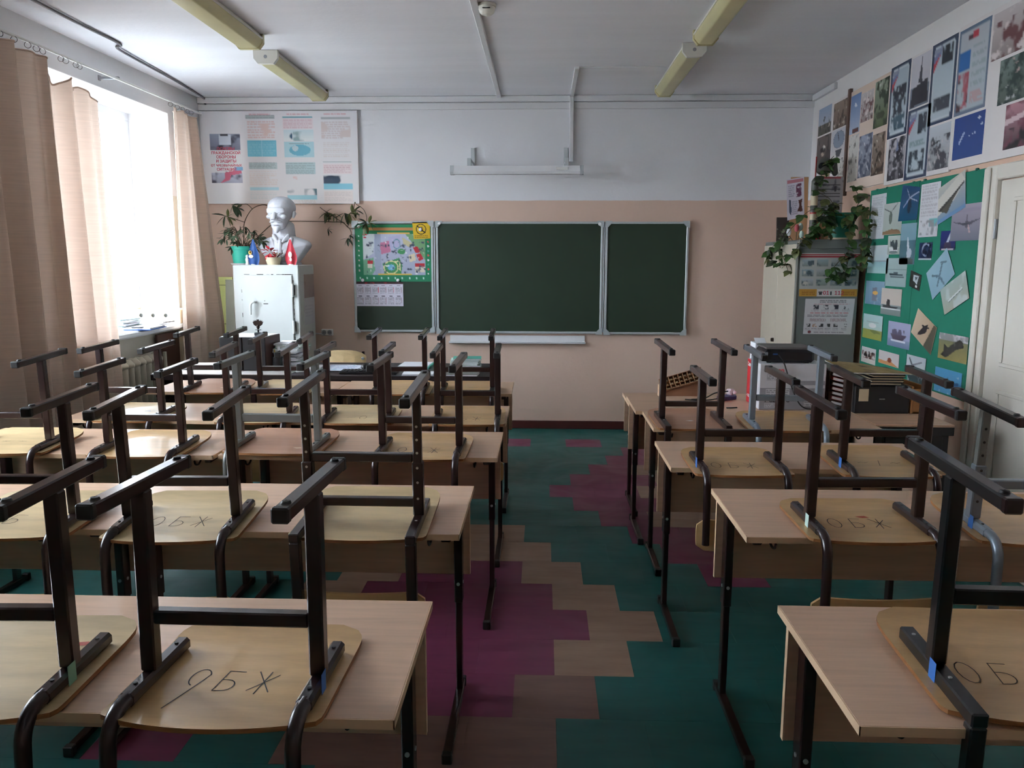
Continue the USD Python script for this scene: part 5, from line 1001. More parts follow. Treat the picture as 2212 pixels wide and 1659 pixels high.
# on top of the cabinet
gp_ = thing('trailing_plant', 'trailing ivy in a green pot on the grey cabinet', 'potted plant')
gx, gy = 2.165, 6.085
obj('saucer', mv(lathe([(0.001, 0), (0.082, 0), (0.088, 0.014), (0.001, 0.014)], 32), T(gx, gy, CZ + 0.003)), 'rocket_cream', gp_)
pot(gp_, gx, gy, CZ + 0.017, 0.078, 0.100, 0.175, 'pot_green')
r_ = random.Random(23); sts = []; lvs = []
def ivy(pts, cnt, size, face=(0, -1, 0), rad=0.0022):
    p = spl(pts, 8); sts.append(tube(p, rad, 5))
    for k in range(cnt):
        q = p[int((k + 0.6) / cnt * (len(p) - 1))]; d = np.array([r_.uniform(-1, 1), r_.uniform(-0.6, 0.1), r_.uniform(-1.0, 0.2)]) + np.array(face) * 0.5
        pos = q + np.array([r_.uniform(-.02, .02), r_.uniform(-.02, .005), r_.uniform(-.02, .02)])
        m = cat(place_leaf(leaf_mesh(size * r_.uniform(.8, 1.2), size * 0.36, 0.15, 0.3, 4), pos, d, r_.uniform(-.8, .8)), place_leaf(leaf_mesh(size * 0.8, size * 0.26, 0.1, 0.2, 4), pos, d + np.array([0.7, 0, 0.3]), 0.3), place_leaf(leaf_mesh(size * 0.8, size * 0.26, 0.1, 0.2, 4), pos, d + np.array([-0.7, 0, 0.3]), -0.3))
        lvs.append((('leaf_green', 'leaf_green', 'leaf_dark', 'leaf_olive')[r_.randrange(4)], m))
pz2 = CZ + 0.18
ivy([(gx - .05, gy, pz2), (2.018, 6.004, 1.895), (1.949, 5.965, 1.816), (1.900, 5.955, 1.737), (1.831, 5.945, 1.658), (1.811, 6.053, 1.580)], 16, 0.075)
ivy([(gx - .06, gy + .05, pz2), (1.969, 6.152, 1.914), (1.870, 6.250, 1.796), (1.811, 6.300, 1.678), (1.806, 6.349, 1.580), (1.806, 6.300, 1.491)], 13, 0.075, (-1, 0, 0))
ivy([(1.811, 6.319, 1.658), (1.806, 6.516, 1.658), (1.803, 6.614, 1.599), (1.803, 6.644, 1.540)], 8, 0.07, (-1, 0, 0))
ivy([(1.811, 6.300, 1.599), (1.807, 6.181, 1.530), (1.807, 6.103, 1.471)], 6, 0.07, (-1, 0, 0))
ivy([(gx + .02, gy - .08, pz2), (2.185, 5.955, 1.836), (2.165, 5.925, 1.698), (2.175, 5.925, 1.550), (2.146, 5.925, 1.461), (2.126, 5.935, 1.402)], 15, 0.075)
ivy([(2.175, 5.935, 1.599), (2.106, 5.935, 1.530), (2.057, 5.935, 1.461), (2.047, 5.940, 1.412)], 8, 0.07)
ivy([(gx + .06, gy - .05, pz2), (2.254, 5.906, 1.924), (2.274, 5.866, 1.816), (2.264, 5.857, 1.698), (2.249, 5.866, 1.599), (2.254, 5.876, 1.501)], 20, 0.075)
ivy([(gx + .07, gy, pz2), (2.264, 6.004, 1.983), (2.274, 6.103, 2.032), (2.264, 6.152, 2.091)], 7, 0.08)
ivy([(gx - .02, gy + .03, pz2), (2.116, 6.201, 1.993), (2.047, 6.300, 2.072), (2.087, 6.319, 2.190), (2.126, 6.319, 2.269), (2.165, 6.319, 2.318)], 14, 0.075)
ivy([(gx - .06, gy, pz2), (2.067, 6.024, 1.914), (2.008, 6.004, 1.855), (1.959, 6.004, 1.786), (1.939, 5.985, 1.727)], 12, 0.08)
ivy([(gx - .08, gy, pz2), (2.067, 6.004, 1.875), (2.028, 5.985, 1.796), (2.018, 5.975, 1.737)], 8, 0.08)
obj('stems', cat(sts), 'stem', gp_)
for m_, g in lvs: obj('leaf', g, m_, gp_, smooth=False)
rk = thing('banded_tube', 'upright model rocket with cream and dark bands on the grey cabinet', 'model rocket', (2.038, 6.319, CZ))
zb = [(0.0, 0.155, 'rocket_grey'), (0.155, 0.20, 'rocket_cream'), (0.20, 0.212, 'red_plastic'), (0.212, 0.262, 'rocket_grey'), (0.262, 0.335, 'rocket_cream'), (0.335, 0.44, 'rocket_grey')]
for i, (a, b, m_) in enumerate(zb): obj('band', lathe([(0.001, a), (0.026, a), (0.026, b), (0.001, b)], 24), m_, rk)
obj('thin_mast', rod((0, 0, 0.44), (0.0, 0, 0.62), 0.005, 8), 'red_plastic', rk); obj('nose_cone', lathe([(0.026, 0.44), (0.018, 0.455), (0.006, 0.47), (0.001, 0.472)], 20), 'rocket_grey', rk)
nb = thing('notice_board', 'grey notice sheet with black lines standing behind the ivy pot', 'notice board')
obj('backing', box(2.055, 2.269, 6.373, 6.385, CZ, 2.174), 'cardboard', nb)
no = [('g', (176, 176, 180), (166, 166, 170)), ('r', 0.02, 0.0, 0.9, 0.04, (190, 90, 100)), ('n', 7, (110, 112, 120), 0.66, 3)]
for v in (0.17, 0.28, 0.37, 0.44, 0.52): no += [('r', 0.02, v, 0.9 if v < 0.5 else 0.5, v + 0.014, (40, 40, 44))]
no += [('e', 0.72, 0.27, 0.05, 0.07, (70, 70, 78)), ('t', 0.05, 0.6, 0.9, 0.95, 7, (130, 130, 136), 4)]
print_sheet('print', fq(2.059, 2.267, 2.172, 1.85, 6.372), no, (44, 60), parent=nb)
gm = thing('gas_mask', 'grey-green rubber gas mask with a round dark lens on top of the notice sheet', 'gas mask', (2.121, 6.368, 2.176))
hm = smoothed(manifold3d.Manifold.batch_boolean([hull(ball((0, 0, 0.075), (0.062, 0.045, 0.062)), ball((-0.02, -0.02, 0.04), (0.05, 0.04, 0.035))), hull(ball((0.055, -0.01, 0.085), (0.03, 0.03, 0.04)), ball((0.075, 0.0, 0.03), (0.022, 0.025, 0.03)))], manifold3d.OpType.Add), 0.012, 4)
obj('mask', hm, 'rocket_grey', gm, smooth=True)
obj('lens', mv(lathe([(0.001, 0.006), (0.024, 0.006), (0.027, 0.0), (0.027, -0.01), (0.001, -0.01)], 24), Rt(90, X), T(-0.035, -0.045, 0.07)), 'black_matte', gm); obj('lens', mv(lathe([(0.001, 0.006), (0.020, 0.006), (0.023, 0.0), (0.023, -0.01), (0.001, -0.01)], 24), Rt(90, X), T(0.03, -0.048, 0.075)), 'cabinet_grey', gm)
obj('filter', lathe([(0.001, 0), (0.035, 0), (0.035, 0.03), (0.001, 0.03)], 24), 'rocket_cream', gm)
lp = thing('leaflet_board', 'white illustrated leaflet on a brown card leaning at the back of the cabinet', 'leaflet', (2.067, 6.821, CZ), (-4, 0, -6))
obj('card', box(-0.055, 0.085, 0.0, 0.006, 0, 0.525), 'cardboard', lp)
lo = [('g', (222, 218, 230), (216, 212, 224)), ('r', 0.05, 0.03, 0.95, 0.10, (200, 130, 140)), ('n', 9, (110, 60, 90), 0.36, 6, (0.55, 0.14, 0.86, 0.48)), ('p', [(0.12, 0.5), (0.22, 0.52), (0.26, 0.75), (0.24, 0.9), (0.14, 0.85)], (70, 80, 100)), ('p', [(0.66, 0.56), (0.9, 0.54), (0.84, 0.68), (0.92, 0.86), (0.58, 0.84), (0.72, 0.7)], (96, 56, 50)), ('t', 0.1, 0.15, 0.45, 0.45, 6, (150, 150, 170), 3), ('t', 0.3, 0.55, 0.62, 0.9, 7, (150, 150, 170), 4)]
print_sheet('print', [(-0.090, -0.001, 0.505), (0.048, -0.001, 0.525), (0.062, -0.001, 0.21), (-0.07, -0.001, 0.175)], lo, (36, 60), parent=lp)
pf = thing('framed_picture', 'small dark picture with pale flowers at the left end of the cabinet top', 'picture', (1.983, 6.861, CZ), (-6, 0, -4))
obj('frame', box(-0.06, 0.09, 0, 0.012, 0, 0.205), 'wood_dark', pf)
print_sheet('print', [(-0.056, -0.001, 0.2), (0.086, -0.001, 0.2), (0.086, -0.001, 0.004), (-0.056, -0.001, 0.004)], [('g', (66, 54, 50), (60, 56, 50)), ('n', 5, (206, 196, 176), 0.58, 2, (0, 0.45, 1, 1)), ('n', 9, (90, 110, 70), 0.6, 4, (0, 0.5, 1, 1))], (24, 32), parent=pf)
tl = thing('tulips', 'pink and white artificial tulips on the cabinet edge', 'flowers', (1.959, 6.447, CZ))
for i, (x, y, h, m_) in enumerate([(0.0, 0, 0.10, 'petal_pink'), (0.035, 0.02, 0.11, 'mint_page'), (-0.05, 0.03, 0.07, 'paper'), (0.03, -0.03, 0.05, 'mint_page')]):
    s_ = obj('stem', rod((x * 0.4, y * 0.4, 0), (x, y, h - 0.02), 0.003, 6), 'stem', tl)
    obj('bloom', mv(lathe([(0.001, -0.03), (0.014, -0.022), (0.019, 0.0), (0.012, 0.025), (0.001, 0.03)], 14), T(x, y, h)), m_, tl, smooth=True)
jr = thing('red_jar', 'small red jar half hidden by the ivy on the cabinet', 'jar', (1.998, 6.103, CZ))
obj('body', lathe([(0.001, 0), (0.030, 0), (0.034, 0.03), (0.028, 0.055), (0.001, 0.056)], 24), 'red_plastic', jr); obj('lid', lathe([(0.001, 0.056), (0.02, 0.056), (0.02, 0.066), (0.001, 0.067)], 20), 'paper', jr)
dv = thing('dark_vase', 'dark blue vase at the wall end of the cabinet top', 'vase', (2.239, 6.300, CZ))
obj('body', lathe([(0.001, 0), (0.030, 0), (0.044, 0.05), (0.040, 0.11), (0.026, 0.16), (0.030, 0.20), (0.026, 0.20), (0.022, 0.16), (0.001, 0.15)], 28), 'purple_plastic', dv)

# boxes and things on the far right desks
bx = thing('printer_box', 'large white and grey printer carton with a red side on the right desk', 'carton', (0, 0, 0))
bx0, bx1, by0, by1, bz0, bz1 = 1.165, 1.515, 4.335, 4.600, 0.7545, 1.003
obj('carton', box(bx0, bx1, by0, by1, bz0, bz1, 0.003), 'box_white', bx)
obj('red_side', box(bx0 - 0.0008, bx0 + 0.001, 4.435, by1 - 0.002, bz0 + 0.002, bz1 - 0.002, 0), 'box_red', bx)
obj('lower_band', box(bx0 + 0.004, bx1 - 0.004, by0 - 0.0008, by0 + 0.001, bz0 + 0.004, bz0 + 0.118, 0), 'box_grey', bx)
obj('top_band', box(bx0 + 0.19, bx1 - 0.004, by0 - 0.0008, by0 + 0.001, bz0 + 0.135, bz0 + 0.158, 0), 'box_grey', bx)
def ft(parent, name, s, h, x, y, z, m, bold=True): return obj(name, mv(meshkit.text_mesh(s, h, 0.0006, bold), FRONT, T(x, y, z)), m, parent, smooth=False)
ft(bx, 'brand_lettering', 'Canon', 0.022, bx0 + 0.035, by0 - 0.0014, bz1 - 0.045, 'text_canon'); ft(bx, 'brand_lettering', 'i-SENSYS', 0.020, bx0 + 0.03, by0 - 0.0014, bz0 + 0.042, 'text_dark')
obj('brand_lettering', mv(meshkit.text_mesh('Canon', 0.022, 0.0006, True), RIGHT, T(bx0 - 0.0014, by1 - 0.008, bz1 - 0.04)), 'text_white', bx, smooth=False); obj('brand_lettering', mv(meshkit.text_mesh('i-SENSYS', 0.015, 0.0006, True), RIGHT, T(bx0 - 0.0014, by1 - 0.008, bz0 + 0.035)), 'text_white', bx, smooth=False)
for (u0, u1, z0, z1, rows, sd) in ((0.035, 0.15, 0.155, 0.20, 4, 1), (0.035, 0.16, 0.075, 0.112, 3, 2), (0.03, 0.12, 0.012, 0.035, 3, 3), (0.24, 0.33, 0.02, 0.06, 3, 5)):
    q = [(bx0 + u0, by0 - 0.0012, bz0 + z1), (bx0 + u1, by0 - 0.0012, bz0 + z1), (bx0 + u1, by0 - 0.0012, bz0 + z0), (bx0 + u0, by0 - 0.0012, bz0 + z0)]
    print_sheet('small_print', q, [('g', (205, 205, 210), (200, 200, 206)), ('t', 0.02, 0.05, 0.98, 0.95, rows, (90, 90, 96), sd)], (24, 12), 0.0003, parent=bx)
pt = thing('printer', 'flat black printer lying on top of the printer carton', 'printer', (1.325, 4.475, bz1 + 0.0005), (0, 0, -2))
obj('case', box(-0.125, 0.135, -0.115, 0.115, 0.004, 0.072, 0.014), 'black_plastic', pt); obj('lid', box(-0.12, 0.13, -0.105, 0.115, 0.072, 0.084, 0.004), 'grey_plastic', pt)
obj('foot', cat(*[box(a - 0.01, a + 0.01, b - 0.01, b + 0.01, 0, 0.006, 0) for a in (-0.1, 0.1) for b in (-0.09, 0.09)]), 'cap_black', pt); obj('label_light', box(-0.085, -0.06, -0.1165, -0.1145, 0.045, 0.052, 0), 'flag_blue', pt)
obj('power_cable', tube(spl([(1.262, 4.345, 1.05), (1.285, 4.325, 1.01), (1.30, 4.322, 0.97), (1.345, 4.322, 0.85), (1.39, 4.322, 0.778), (1.45, 4.32, 0.761), (1.53, 4.32, 0.760), (1.58, 4.33, 0.762)], 8), 0.0035, 8), 'cable_black', None, 'black power cable hanging down in front of the printer carton', 'cable')
wb = thing('white_carton', 'small white carton behind the black printer', 'carton', (1.235, 4.62, 0.754)); obj('carton', box(-0.03, 0.03, -0.012, 0.10, 0, 0.332), 'paper', wb); obj('flap', mv(box(-0.03, 0.03, 0, 0.05, 0, 0.002, 0), Rt(30, X), T(0, -0.012, 0.332)), 'paper', wb)
ps = thing('power_strip', 'dark power strip with a pale plug on the far right desk', 'power strip', (1.07, 4.64, 0.754), (0, 0, 35))
obj('body', box(-0.07, 0.05, -0.025, 0.025, 0, 0.028, 0.006), 'purple_plastic', ps); obj('plug', cat(box(0.0, 0.04, -0.022, 0.022, 0.028, 0.062, 0.008), box(0.01, 0.03, -0.04, -0.02, 0.035, 0.055, 0.006)), 'pink_white', ps)
obj('cord', cat(tube(spl([(-0.07, 0, 0.014), (-0.12, 0.03, 0.006), (-0.18, 0.06, 0.005), (-0.22, 0.12, 0.005)], 6), 0.0035, 8), tube(spl([(0.0, 0.0, 0.05), (-0.06, 0.04, 0.04), (-0.12, 0.07, 0.008), (-0.19, 0.10, 0.005)], 6), 0.0035, 8), tube(spl([(-0.04, -0.03, 0.01), (-0.12, -0.02, 0.005), (-0.2, 0.02, 0.005)], 6), 0.0035, 8)), 'cable_black', ps)
obj('pencil', rod((1.00, 4.36, 0.758), (1.06, 4.37, 0.758), 0.0035, 6), 'black_matte', None, 'dark pencil lying on the desk left of the printer carton', 'pencil')
# slotted wooden rack, one end propped up
rc = thing('slotted_rack', 'wooden rack of small square slots tilted on the far right desk', 'rack', (0.765, 5.10, 0.691), (0, 0, 0))
rw, rh, rd_ = 0.275, 0.085, 0.07
M_ = T(0.0, 0, 0.035) @ Rt(-17, Y) @ Rt(-28, X)
obj('tray', cat(box(0, rw, 0.05, 0.056, 0, rh, 0), box(0, rw, 0, 0.056, 0, 0.004, 0), box(0, rw, 0, 0.056, rh - 0.004, rh, 0), box(0, 0.004, 0, 0.056, 0, rh, 0), box(rw - 0.004, rw, 0, 0.056, 0, rh, 0)).apply_transform(M_), 'wood_mid', rc, smooth=False)
for i in range(1, 9): obj('divider', box(i * rw / 9 - 0.0015, i * rw / 9 + 0.0015, 0.0, 0.05, 0.004, rh - 0.004, 0).apply_transform(M_), 'cardboard', rc, smooth=False)
for j in (1, 2): obj('shelf_strip', box(0.004, rw - 0.004, 0.006, 0.05, j * rh / 3 - 0.0012, j * rh / 3 + 0.0012, 0).apply_transform(M_), 'cardboard', rc, smooth=False)
for i in range(9):
    for j in range(3): obj('slot_floor', mv(box(i * rw / 9 + 0.004, (i + 0.6) * rw / 9, 0.012, 0.048, j * rh / 3 + 0.003, j * rh / 3 + 0.012, 0.002), M_), 'rocket_cream', rc, smooth=False)
wp = sg.Polygon([(0.0, 0.0), (0.262, 0.0), (0.262, 0.115), (0.0, 0.035)])
obj('wedge', mv(extr(wp, 0.02), FRONT, T(0, 0.05, 0)), 'wood_mid', rc, smooth=False); obj('end_board', box(-0.025, -0.012, 0.0, 0.05, 0, 0.075), 'desk_edge', rc); obj('end_board', box(0.264, 0.276, 0.0, 0.06, 0, 0.15), 'wood_mid', rc)
# side table with the black box
st_ = thing('side_table', 'wooden side table with a dark edge against the right wall', 'table', (1.975, 4.36, 0))
obj('table_top', box(-0.335, 0.045, -0.40, 0.40, 0.742, 0.754, 0.002), 'panel_beech', st_); obj('top_edge', box(-0.335, 0.045, -0.40, 0.40, 0.70, 0.742), 'black_matte', st_)
for sx in (-0.32, 0.005):
    for sy in (-0.37, 0.355): obj('leg', box(sx, sx + 0.03, sy, sy + 0.03, 0, 0.70), 'black_matte', st_)
obj('drawer_front', box(-0.28, 0.0, -0.385, -0.37, 0.56, 0.695), 'black_matte', st_); obj('drawer_pull', box(-0.16, -0.10, -0.395, -0.385, 0.62, 0.635), 'bolt', st_)
kbx = thing('black_box', 'black equipment box with a white label on the side table', 'equipment box', (1.765, 4.44, 0.7545))
obj('case', box(-0.125, 0.16, -0.19, 0.17, 0, 0.145, 0.004), 'black_matte', kbx); obj('label', box(-0.105, -0.055, -0.1915, -0.19, 0.065, 0.13, 0), 'rocket_cream', kbx); obj('handle', box(0.0, 0.03, -0.197, -0.19, 0.075, 0.080), 'bolt', kbx)
zz = 0.9
for i in range(5):
    t = thing('black_folder', f'black plastic folder with pale edges on the black box, {["lowest", "second from below", "middle one", "second from the top", "topmost"][i]}', 'folder', (1.81 + 0.004 * (i % 2) + 0.004 * i * 0.5, 4.40, zz), (0, 0, (-2, 1, -1, 2, 0)[i]), group='black folders stacked on the black box')
    obj('cover', cat(box(-0.085, 0.085, -0.12, 0.12, 0, 0.003, 0), box(-0.085, 0.085, -0.12, 0.12, 0.010, 0.013, 0)), 'black_plastic', t); obj('pages', box(-0.082, 0.082, -0.117, 0.117, 0.003, 0.010, 0), 'rocket_cream', t); zz += 0.0136
m_, cf = sheet(40, 40, [(1.635, 4.73, 0.978), (1.80, 4.60, 0.976), (1.925, 4.205, 0.972), (1.60, 4.22, 0.974)], 0.004)
o = [('g', (176, 150, 96), (168, 140, 86)), ('n', 5, (110, 84, 52), 0.58, 4), ('n', 9, (196, 172, 120), 0.62, 8)]
obj('cardboard_sheet', m_, 'print', None, 'mottled yellow-brown cardboard sheet lying on the black folders', 'cardboard', colors=cf(paint(40, 40, o)))
bk_ = thing('book_holder', 'dark brown box holding a slanting row of white-edged books', 'book box', (1.585, 4.42, 0.7545))
obj('case', cat(box(-0.045, 0.045, -0.06, -0.054, 0, 0.10), box(-0.045, -0.039, -0.06, 0.12, 0, 0.21), box(0.039, 0.045, -0.06, 0.12, 0, 0.21), box(-0.045, 0.045, -0.06, 0.12, 0, 0.008)), 'wood_dark', bk_)
for i in range(7):
    t = thing('small_book', f'small white-edged book leaning in the dark brown box, {["lowest", "second from below", "third from below", "fourth from below", "third from the top", "second from the top", "topmost"][i]}', 'book', (1.585 + 0.002 * (i % 3), 4.42, 0.785 + i * 0.0255), (4, 14, 0), group='books in the dark brown box')
    obj('pages', box(-0.030, 0.030, -0.068, 0.08, 0.002, 0.015, 0), 'paper', t); obj('cover', cat(box(-0.033, 0.031, -0.067, 0.082, 0, 0.002, 0), box(-0.033, 0.031, -0.067, 0.082, 0.015, 0.017, 0), box(-0.034, -0.032, -0.067, 0.082, 0, 0.017, 0)), 'red_plastic' if i % 2 else 'wood_dark', t)
wc = thing('wooden_crate', 'narrow orange-brown wooden crate beside the black box', 'crate', (1.972, 4.45, 0.7545))
obj('side', box(-0.040, -0.030, -0.20, 0.18, 0, 0.145), 'wood_orange', wc); obj('side', box(0.030, 0.040, -0.20, 0.18, 0, 0.145), 'wood_orange', wc); obj('back', box(-0.03, 0.03, 0.165, 0.18, 0, 0.145), 'wood_orange', wc); obj('bottom', box(-0.03, 0.03, -0.20, 0.165, 0, 0.012), 'wood_orange', wc); obj('front', box(-0.03, 0.03, -0.20, -0.186, 0, 0.13), 'wood_orange', wc)

# ------------------------------------------------------------------ right wall: picture boards
SKYB, DK, MID, PALE = (140, 160, 190), (48, 46, 50), (110, 104, 100), (196, 196, 204)
def scene_ops(k, seed):
    """Small printed photographs: what they show is too small to read, so tones and simple outlines."""
    if k == 'field': return [('g', (150, 168, 196), (190, 190, 196)), ('r', 0, 0.62, 1, 1, (96, 92, 82)), ('n', 6, (60, 56, 54), 0.52, seed, (0.1, 0.35, 0.9, 0.95)), ('n', 8, (206, 190, 176), 0.62, seed + 3, (0.2, 0.4, 0.9, 0.8))]
    if k == 'brown': return [('g', (150, 132, 118), (112, 92, 80)), ('n', 6, (70, 56, 48), 0.54, seed), ('n', 9, (206, 196, 180), 0.66, seed + 2)]
    if k == 'flash': return [('g', (112, 98, 92), (84, 70, 66)), ('e', 0.5, 0.45, 0.14, 0.12, (232, 226, 214)), ('e', 0.45, 0.62, 0.10, 0.1, (190, 170, 150)), ('n', 6, (60, 52, 50), 0.6, seed)]
    if k == 'dish': return [('g', (206, 206, 212), (214, 208, 206)), ('e', 0.5, 0.36, 0.38, 0.30, (140, 152, 172)), ('ring', 0.5, 0.36, 0.38, 0.30, (90, 98, 112), 0.9), ('l', [(0.5, 0.36), (0.42, 0.16)], 0.02, (60, 64, 76)), ('p', [(0.3, 0.7), (0.75, 0.7), (0.62, 0.95), (0.38, 0.95)], (70, 72, 80))]
    if k == 'jet': return [('g', (112, 140, 188), (178, 190, 212)), ('p', [(0.45, 0.2), (0.6, 0.26), (0.7, 0.32), (0.5, 0.32), (0.36, 0.28)], (226, 230, 236)), ('r', 0.3, 0.88, 0.9, 0.98, (96, 60, 60)), ('n', 7, (70, 60, 64), 0.6, seed, (0.3, 0.8, 1, 1))]
    if k == 'crowd': return [('g', (206, 196, 196), (150, 136, 132)), ('n', 7, (112, 70, 72), 0.52, seed, (0, 0.2, 1, 1)), ('n', 10, (226, 214, 212), 0.60, seed + 1)]
    if k == 'green': return [('g', (150, 160, 140), (90, 104, 66)), ('n', 5, (56, 66, 50), 0.5, seed), ('e', 0.5, 0.75, 0.3, 0.08, (70, 76, 56)), ('n', 8, (200, 200, 190), 0.66, seed + 4, (0, 0, 1, 0.3))]
    if k == 'pale': return [('g', (214, 210, 206), (190, 184, 174)), ('n', 5, (120, 116, 110), 0.58, seed), ('n', 9, (90, 84, 80), 0.66, seed + 1)]
    if k == 'blue': return [('g', (160, 166, 186), (120, 122, 130)), ('n', 4, (84, 88, 108), 0.5, seed), ('n', 8, (200, 200, 208), 0.62, seed + 3)]
    if k == 'ship': return [('g', (206, 202, 210), (180, 180, 188)), ('r', 0, 0.6, 1, 1, (120, 126, 140)), ('p', [(0.1, 0.62), (0.9, 0.5), (0.95, 0.95), (0.05, 0.98)], (56, 54, 62)), ('p', [(0.4, 0.55), (0.5, 0.2), (0.56, 0.2), (0.62, 0.55)], (70, 70, 80)), ('l', [(0.53, 0.05), (0.53, 0.3)], 0.015, (80, 80, 90))]
    if k == 'dark': return [('g', (196, 190, 196), (110, 106, 112)), ('n', 5, (50, 48, 56), 0.44, seed), ('n', 9, (206, 200, 206), 0.64, seed + 2), ('p', [(0.5, 0.05), (0.62, 0.3), (0.44, 0.34)], (120, 130, 160))]
    if k == 'troop': return [('g', (200, 206, 214), (150, 150, 150)), ('n', 5.5, (66, 66, 74), 0.45, seed, (0, 0.25, 1, 1)), ('n', 11, (206, 196, 196), 0.62, seed + 2, (0, 0.3, 1, 1)), ('l', [(0.15, 0.42), (0.5, 0.36)], 0.02, (40, 40, 44))]
    if k == 'camo': return [('g', (120, 136, 130), (92, 100, 90)), ('n', 7, (50, 66, 62), 0.46, seed), ('n', 9, (196, 170, 164), 0.62, seed + 1, (0, 0.05, 1, 0.4)), ('n', 12, (206, 206, 206), 0.66, seed + 2, (0, 0.6, 1, 1))]
    if k == 'para': return [('g', (44, 70, 136), (52, 78, 140)), ('l', [(0.2, 0.62), (0.36, 0.4)], 0.02, (200, 210, 230)), ('l', [(0.34, 0.36), (0.34, 0.52)], 0.015, (220, 226, 236)), ('e', 0.82, 0.14, 0.04, 0.03, (230, 230, 236)), ('e', 0.55, 0.5, 0.02, 0.02, (220, 226, 236)), ('e', 0.64, 0.48, 0.02, 0.02, (220, 226, 236)), ('e', 0.72, 0.46, 0.02, 0.02, (220, 226, 236)), ('e', 0.92, 0.3, 0.03, 0.025, (220, 226, 236))]
    if k == 'rose': return [('g', (190, 140, 150), (60, 52, 56)), ('n', 5, (120, 70, 84), 0.5, seed), ('l', [(0, 0.4), (1, 0.2)], 0.04, (220, 196, 200)), ('n', 6, (40, 36, 40), 0.52, seed + 2, (0, 0.55, 1, 1))]
    if k == 'navy1' or k == 'navy2' or k == 'navy3':
        o = [('g', (58, 72, 96), (52, 66, 92)), ('p', [(0.08, 0.10), (0.14, 0.05), (0.86, 0.05), (0.92, 0.10), (0.92, 0.88), (0.86, 0.95), (0.14, 0.95), (0.08, 0.88)], (208, 216, 220)), ('rg', 0.13, 0.08, 0.87, 0.92, (176, 190, 200), (188, 200, 206))]
        o += [('p', [(0.1, 0.07), (0.42, 0.05), (0.38, 0.16), (0.12, 0.26)], (150, 156, 176)), ('p', [(0.1, 0.22), (0.36, 0.14), (0.10, 0.36)], (196, 70, 80)), ('p', [(0.1, 0.16), (0.40, 0.10), (0.36, 0.15), (0.10, 0.24)], (120, 130, 170))]
        if k == 'navy1': o += [('n', 7, (50, 54, 66), 0.42, seed, (0.15, 0.30, 0.85, 0.70)), ('n', 8, (70, 96, 110), 0.4, seed + 1, (0.15, 0.72, 0.85, 0.9))]
        if k == 'navy2': o += [('n', 8, (50, 54, 62), 0.36, seed, (0.42, 0.08, 0.85, 0.30)), ('t', 0.16, 0.36, 0.84, 0.56, 7, (130, 150, 156), 3), ('n', 8, (70, 74, 84), 0.36, seed + 2, (0.18, 0.68, 0.84, 0.84))]
        if k == 'navy3': o += [('n', 8, (56, 62, 72), 0.36, seed, (0.48, 0.10, 0.85, 0.38)), ('t', 0.16, 0.42, 0.84, 0.56, 6, (120, 146, 150), 3), ('n', 8, (50, 60, 72), 0.36, seed + 2, (0.15, 0.60, 0.85, 0.90))]
        return o
    if k == 'text': return [('g', (96, 116, 140), (110, 124, 144)), ('rg', 0.04, 0.03, 0.96, 0.96, (186, 190, 196), (178, 190, 196)), ('r', 0.30, 0.10, 0.44, 0.15, (90, 60, 70)), ('r', 0.46, 0.08, 0.62, 0.14, (190, 60, 76)), ('r', 0.06, 0.27, 0.42, 0.48, (50, 110, 176)), ('n', 6, (176, 90, 100), 0.42, seed, (0.05, 0.52, 0.42, 0.94)), ('n', 7, (70, 50, 56), 0.54, seed + 1, (0.05, 0.55, 0.42, 0.95)), ('t', 0.50, 0.24, 0.92, 0.72, 13, (150, 166, 170), 4), ('t', 0.50, 0.76, 0.9, 0.90, 5, (200, 150, 150), 5)]
    return [('g', PALE, MID)]
XB = XR - 0.014
def picture_board(label, y0, y1, z0, z1, m, pics, strip=None):
    t = thing('picture_board', label, 'picture board')
    obj('board', box(XB, XR - 0.001, y1, y0, z0, z1, 0.002), m, t)
    if strip: obj('edge_batten', box(XB - 0.012, XR - 0.001, strip - 0.018, strip + 0.018, z0 - 0.02, z1 + 0.03), 'post_brown', t)
    for k, (a, zt, b, zb_), sd in pics:
        print_sheet('picture', rq(a, b, zt, zb_, XB - 0.0012), scene_ops(k, sd), (28, 36), 0.0008, parent=t)
    return t
picture_board('brown-edged picture board nearest the corner above the cabinet', 7.22, 6.49, 2.06, 2.80, 'poster_white', [('field', (7.175, 2.796, 6.87, 2.578), 1), ('brown', (6.818, 2.778, 6.505, 2.576), 2), ('flash', (7.181, 2.565, 6.844, 2.334), 3), ('dish', (6.828, 2.567, 6.507, 2.345), 4), ('pale', (6.669, 2.338, 6.510, 2.19), 5)], 6.484)
picture_board('cream picture board, second from the corner on the right wall', 6.46, 5.757, 2.07, 2.800, 'poster_cream', [('jet', (6.450, 2.765, 6.255, 2.485), 1), ('crowd', (6.243, 2.746, 6.02, 2.54), 2), ('green', (6.0, 2.775, 5.765, 2.46), 3), ('pale', (6.438, 2.474, 6.245, 2.134), 4), ('blue', (6.234, 2.444, 5.99, 2.145), 5), ('brown', (5.985, 2.418, 5.770, 2.137), 6)])
picture_board('white picture board with three navy-framed sheets on the right wall', 5.752, 4.857, 2.052, 2.815, 'poster_white', [('navy1', (5.745, 2.812, 5.45, 2.353), 1), ('ship', (5.432, 2.800, 5.18, 2.494), 2), ('navy2', (5.165, 2.812, 4.862, 2.347), 3), ('dark', (5.702, 2.345, 5.450, 2.076), 4), ('navy3', (5.440, 2.484, 5.130, 2.056), 5), ('troop', (5.124, 2.335, 4.865, 2.080), 6)])
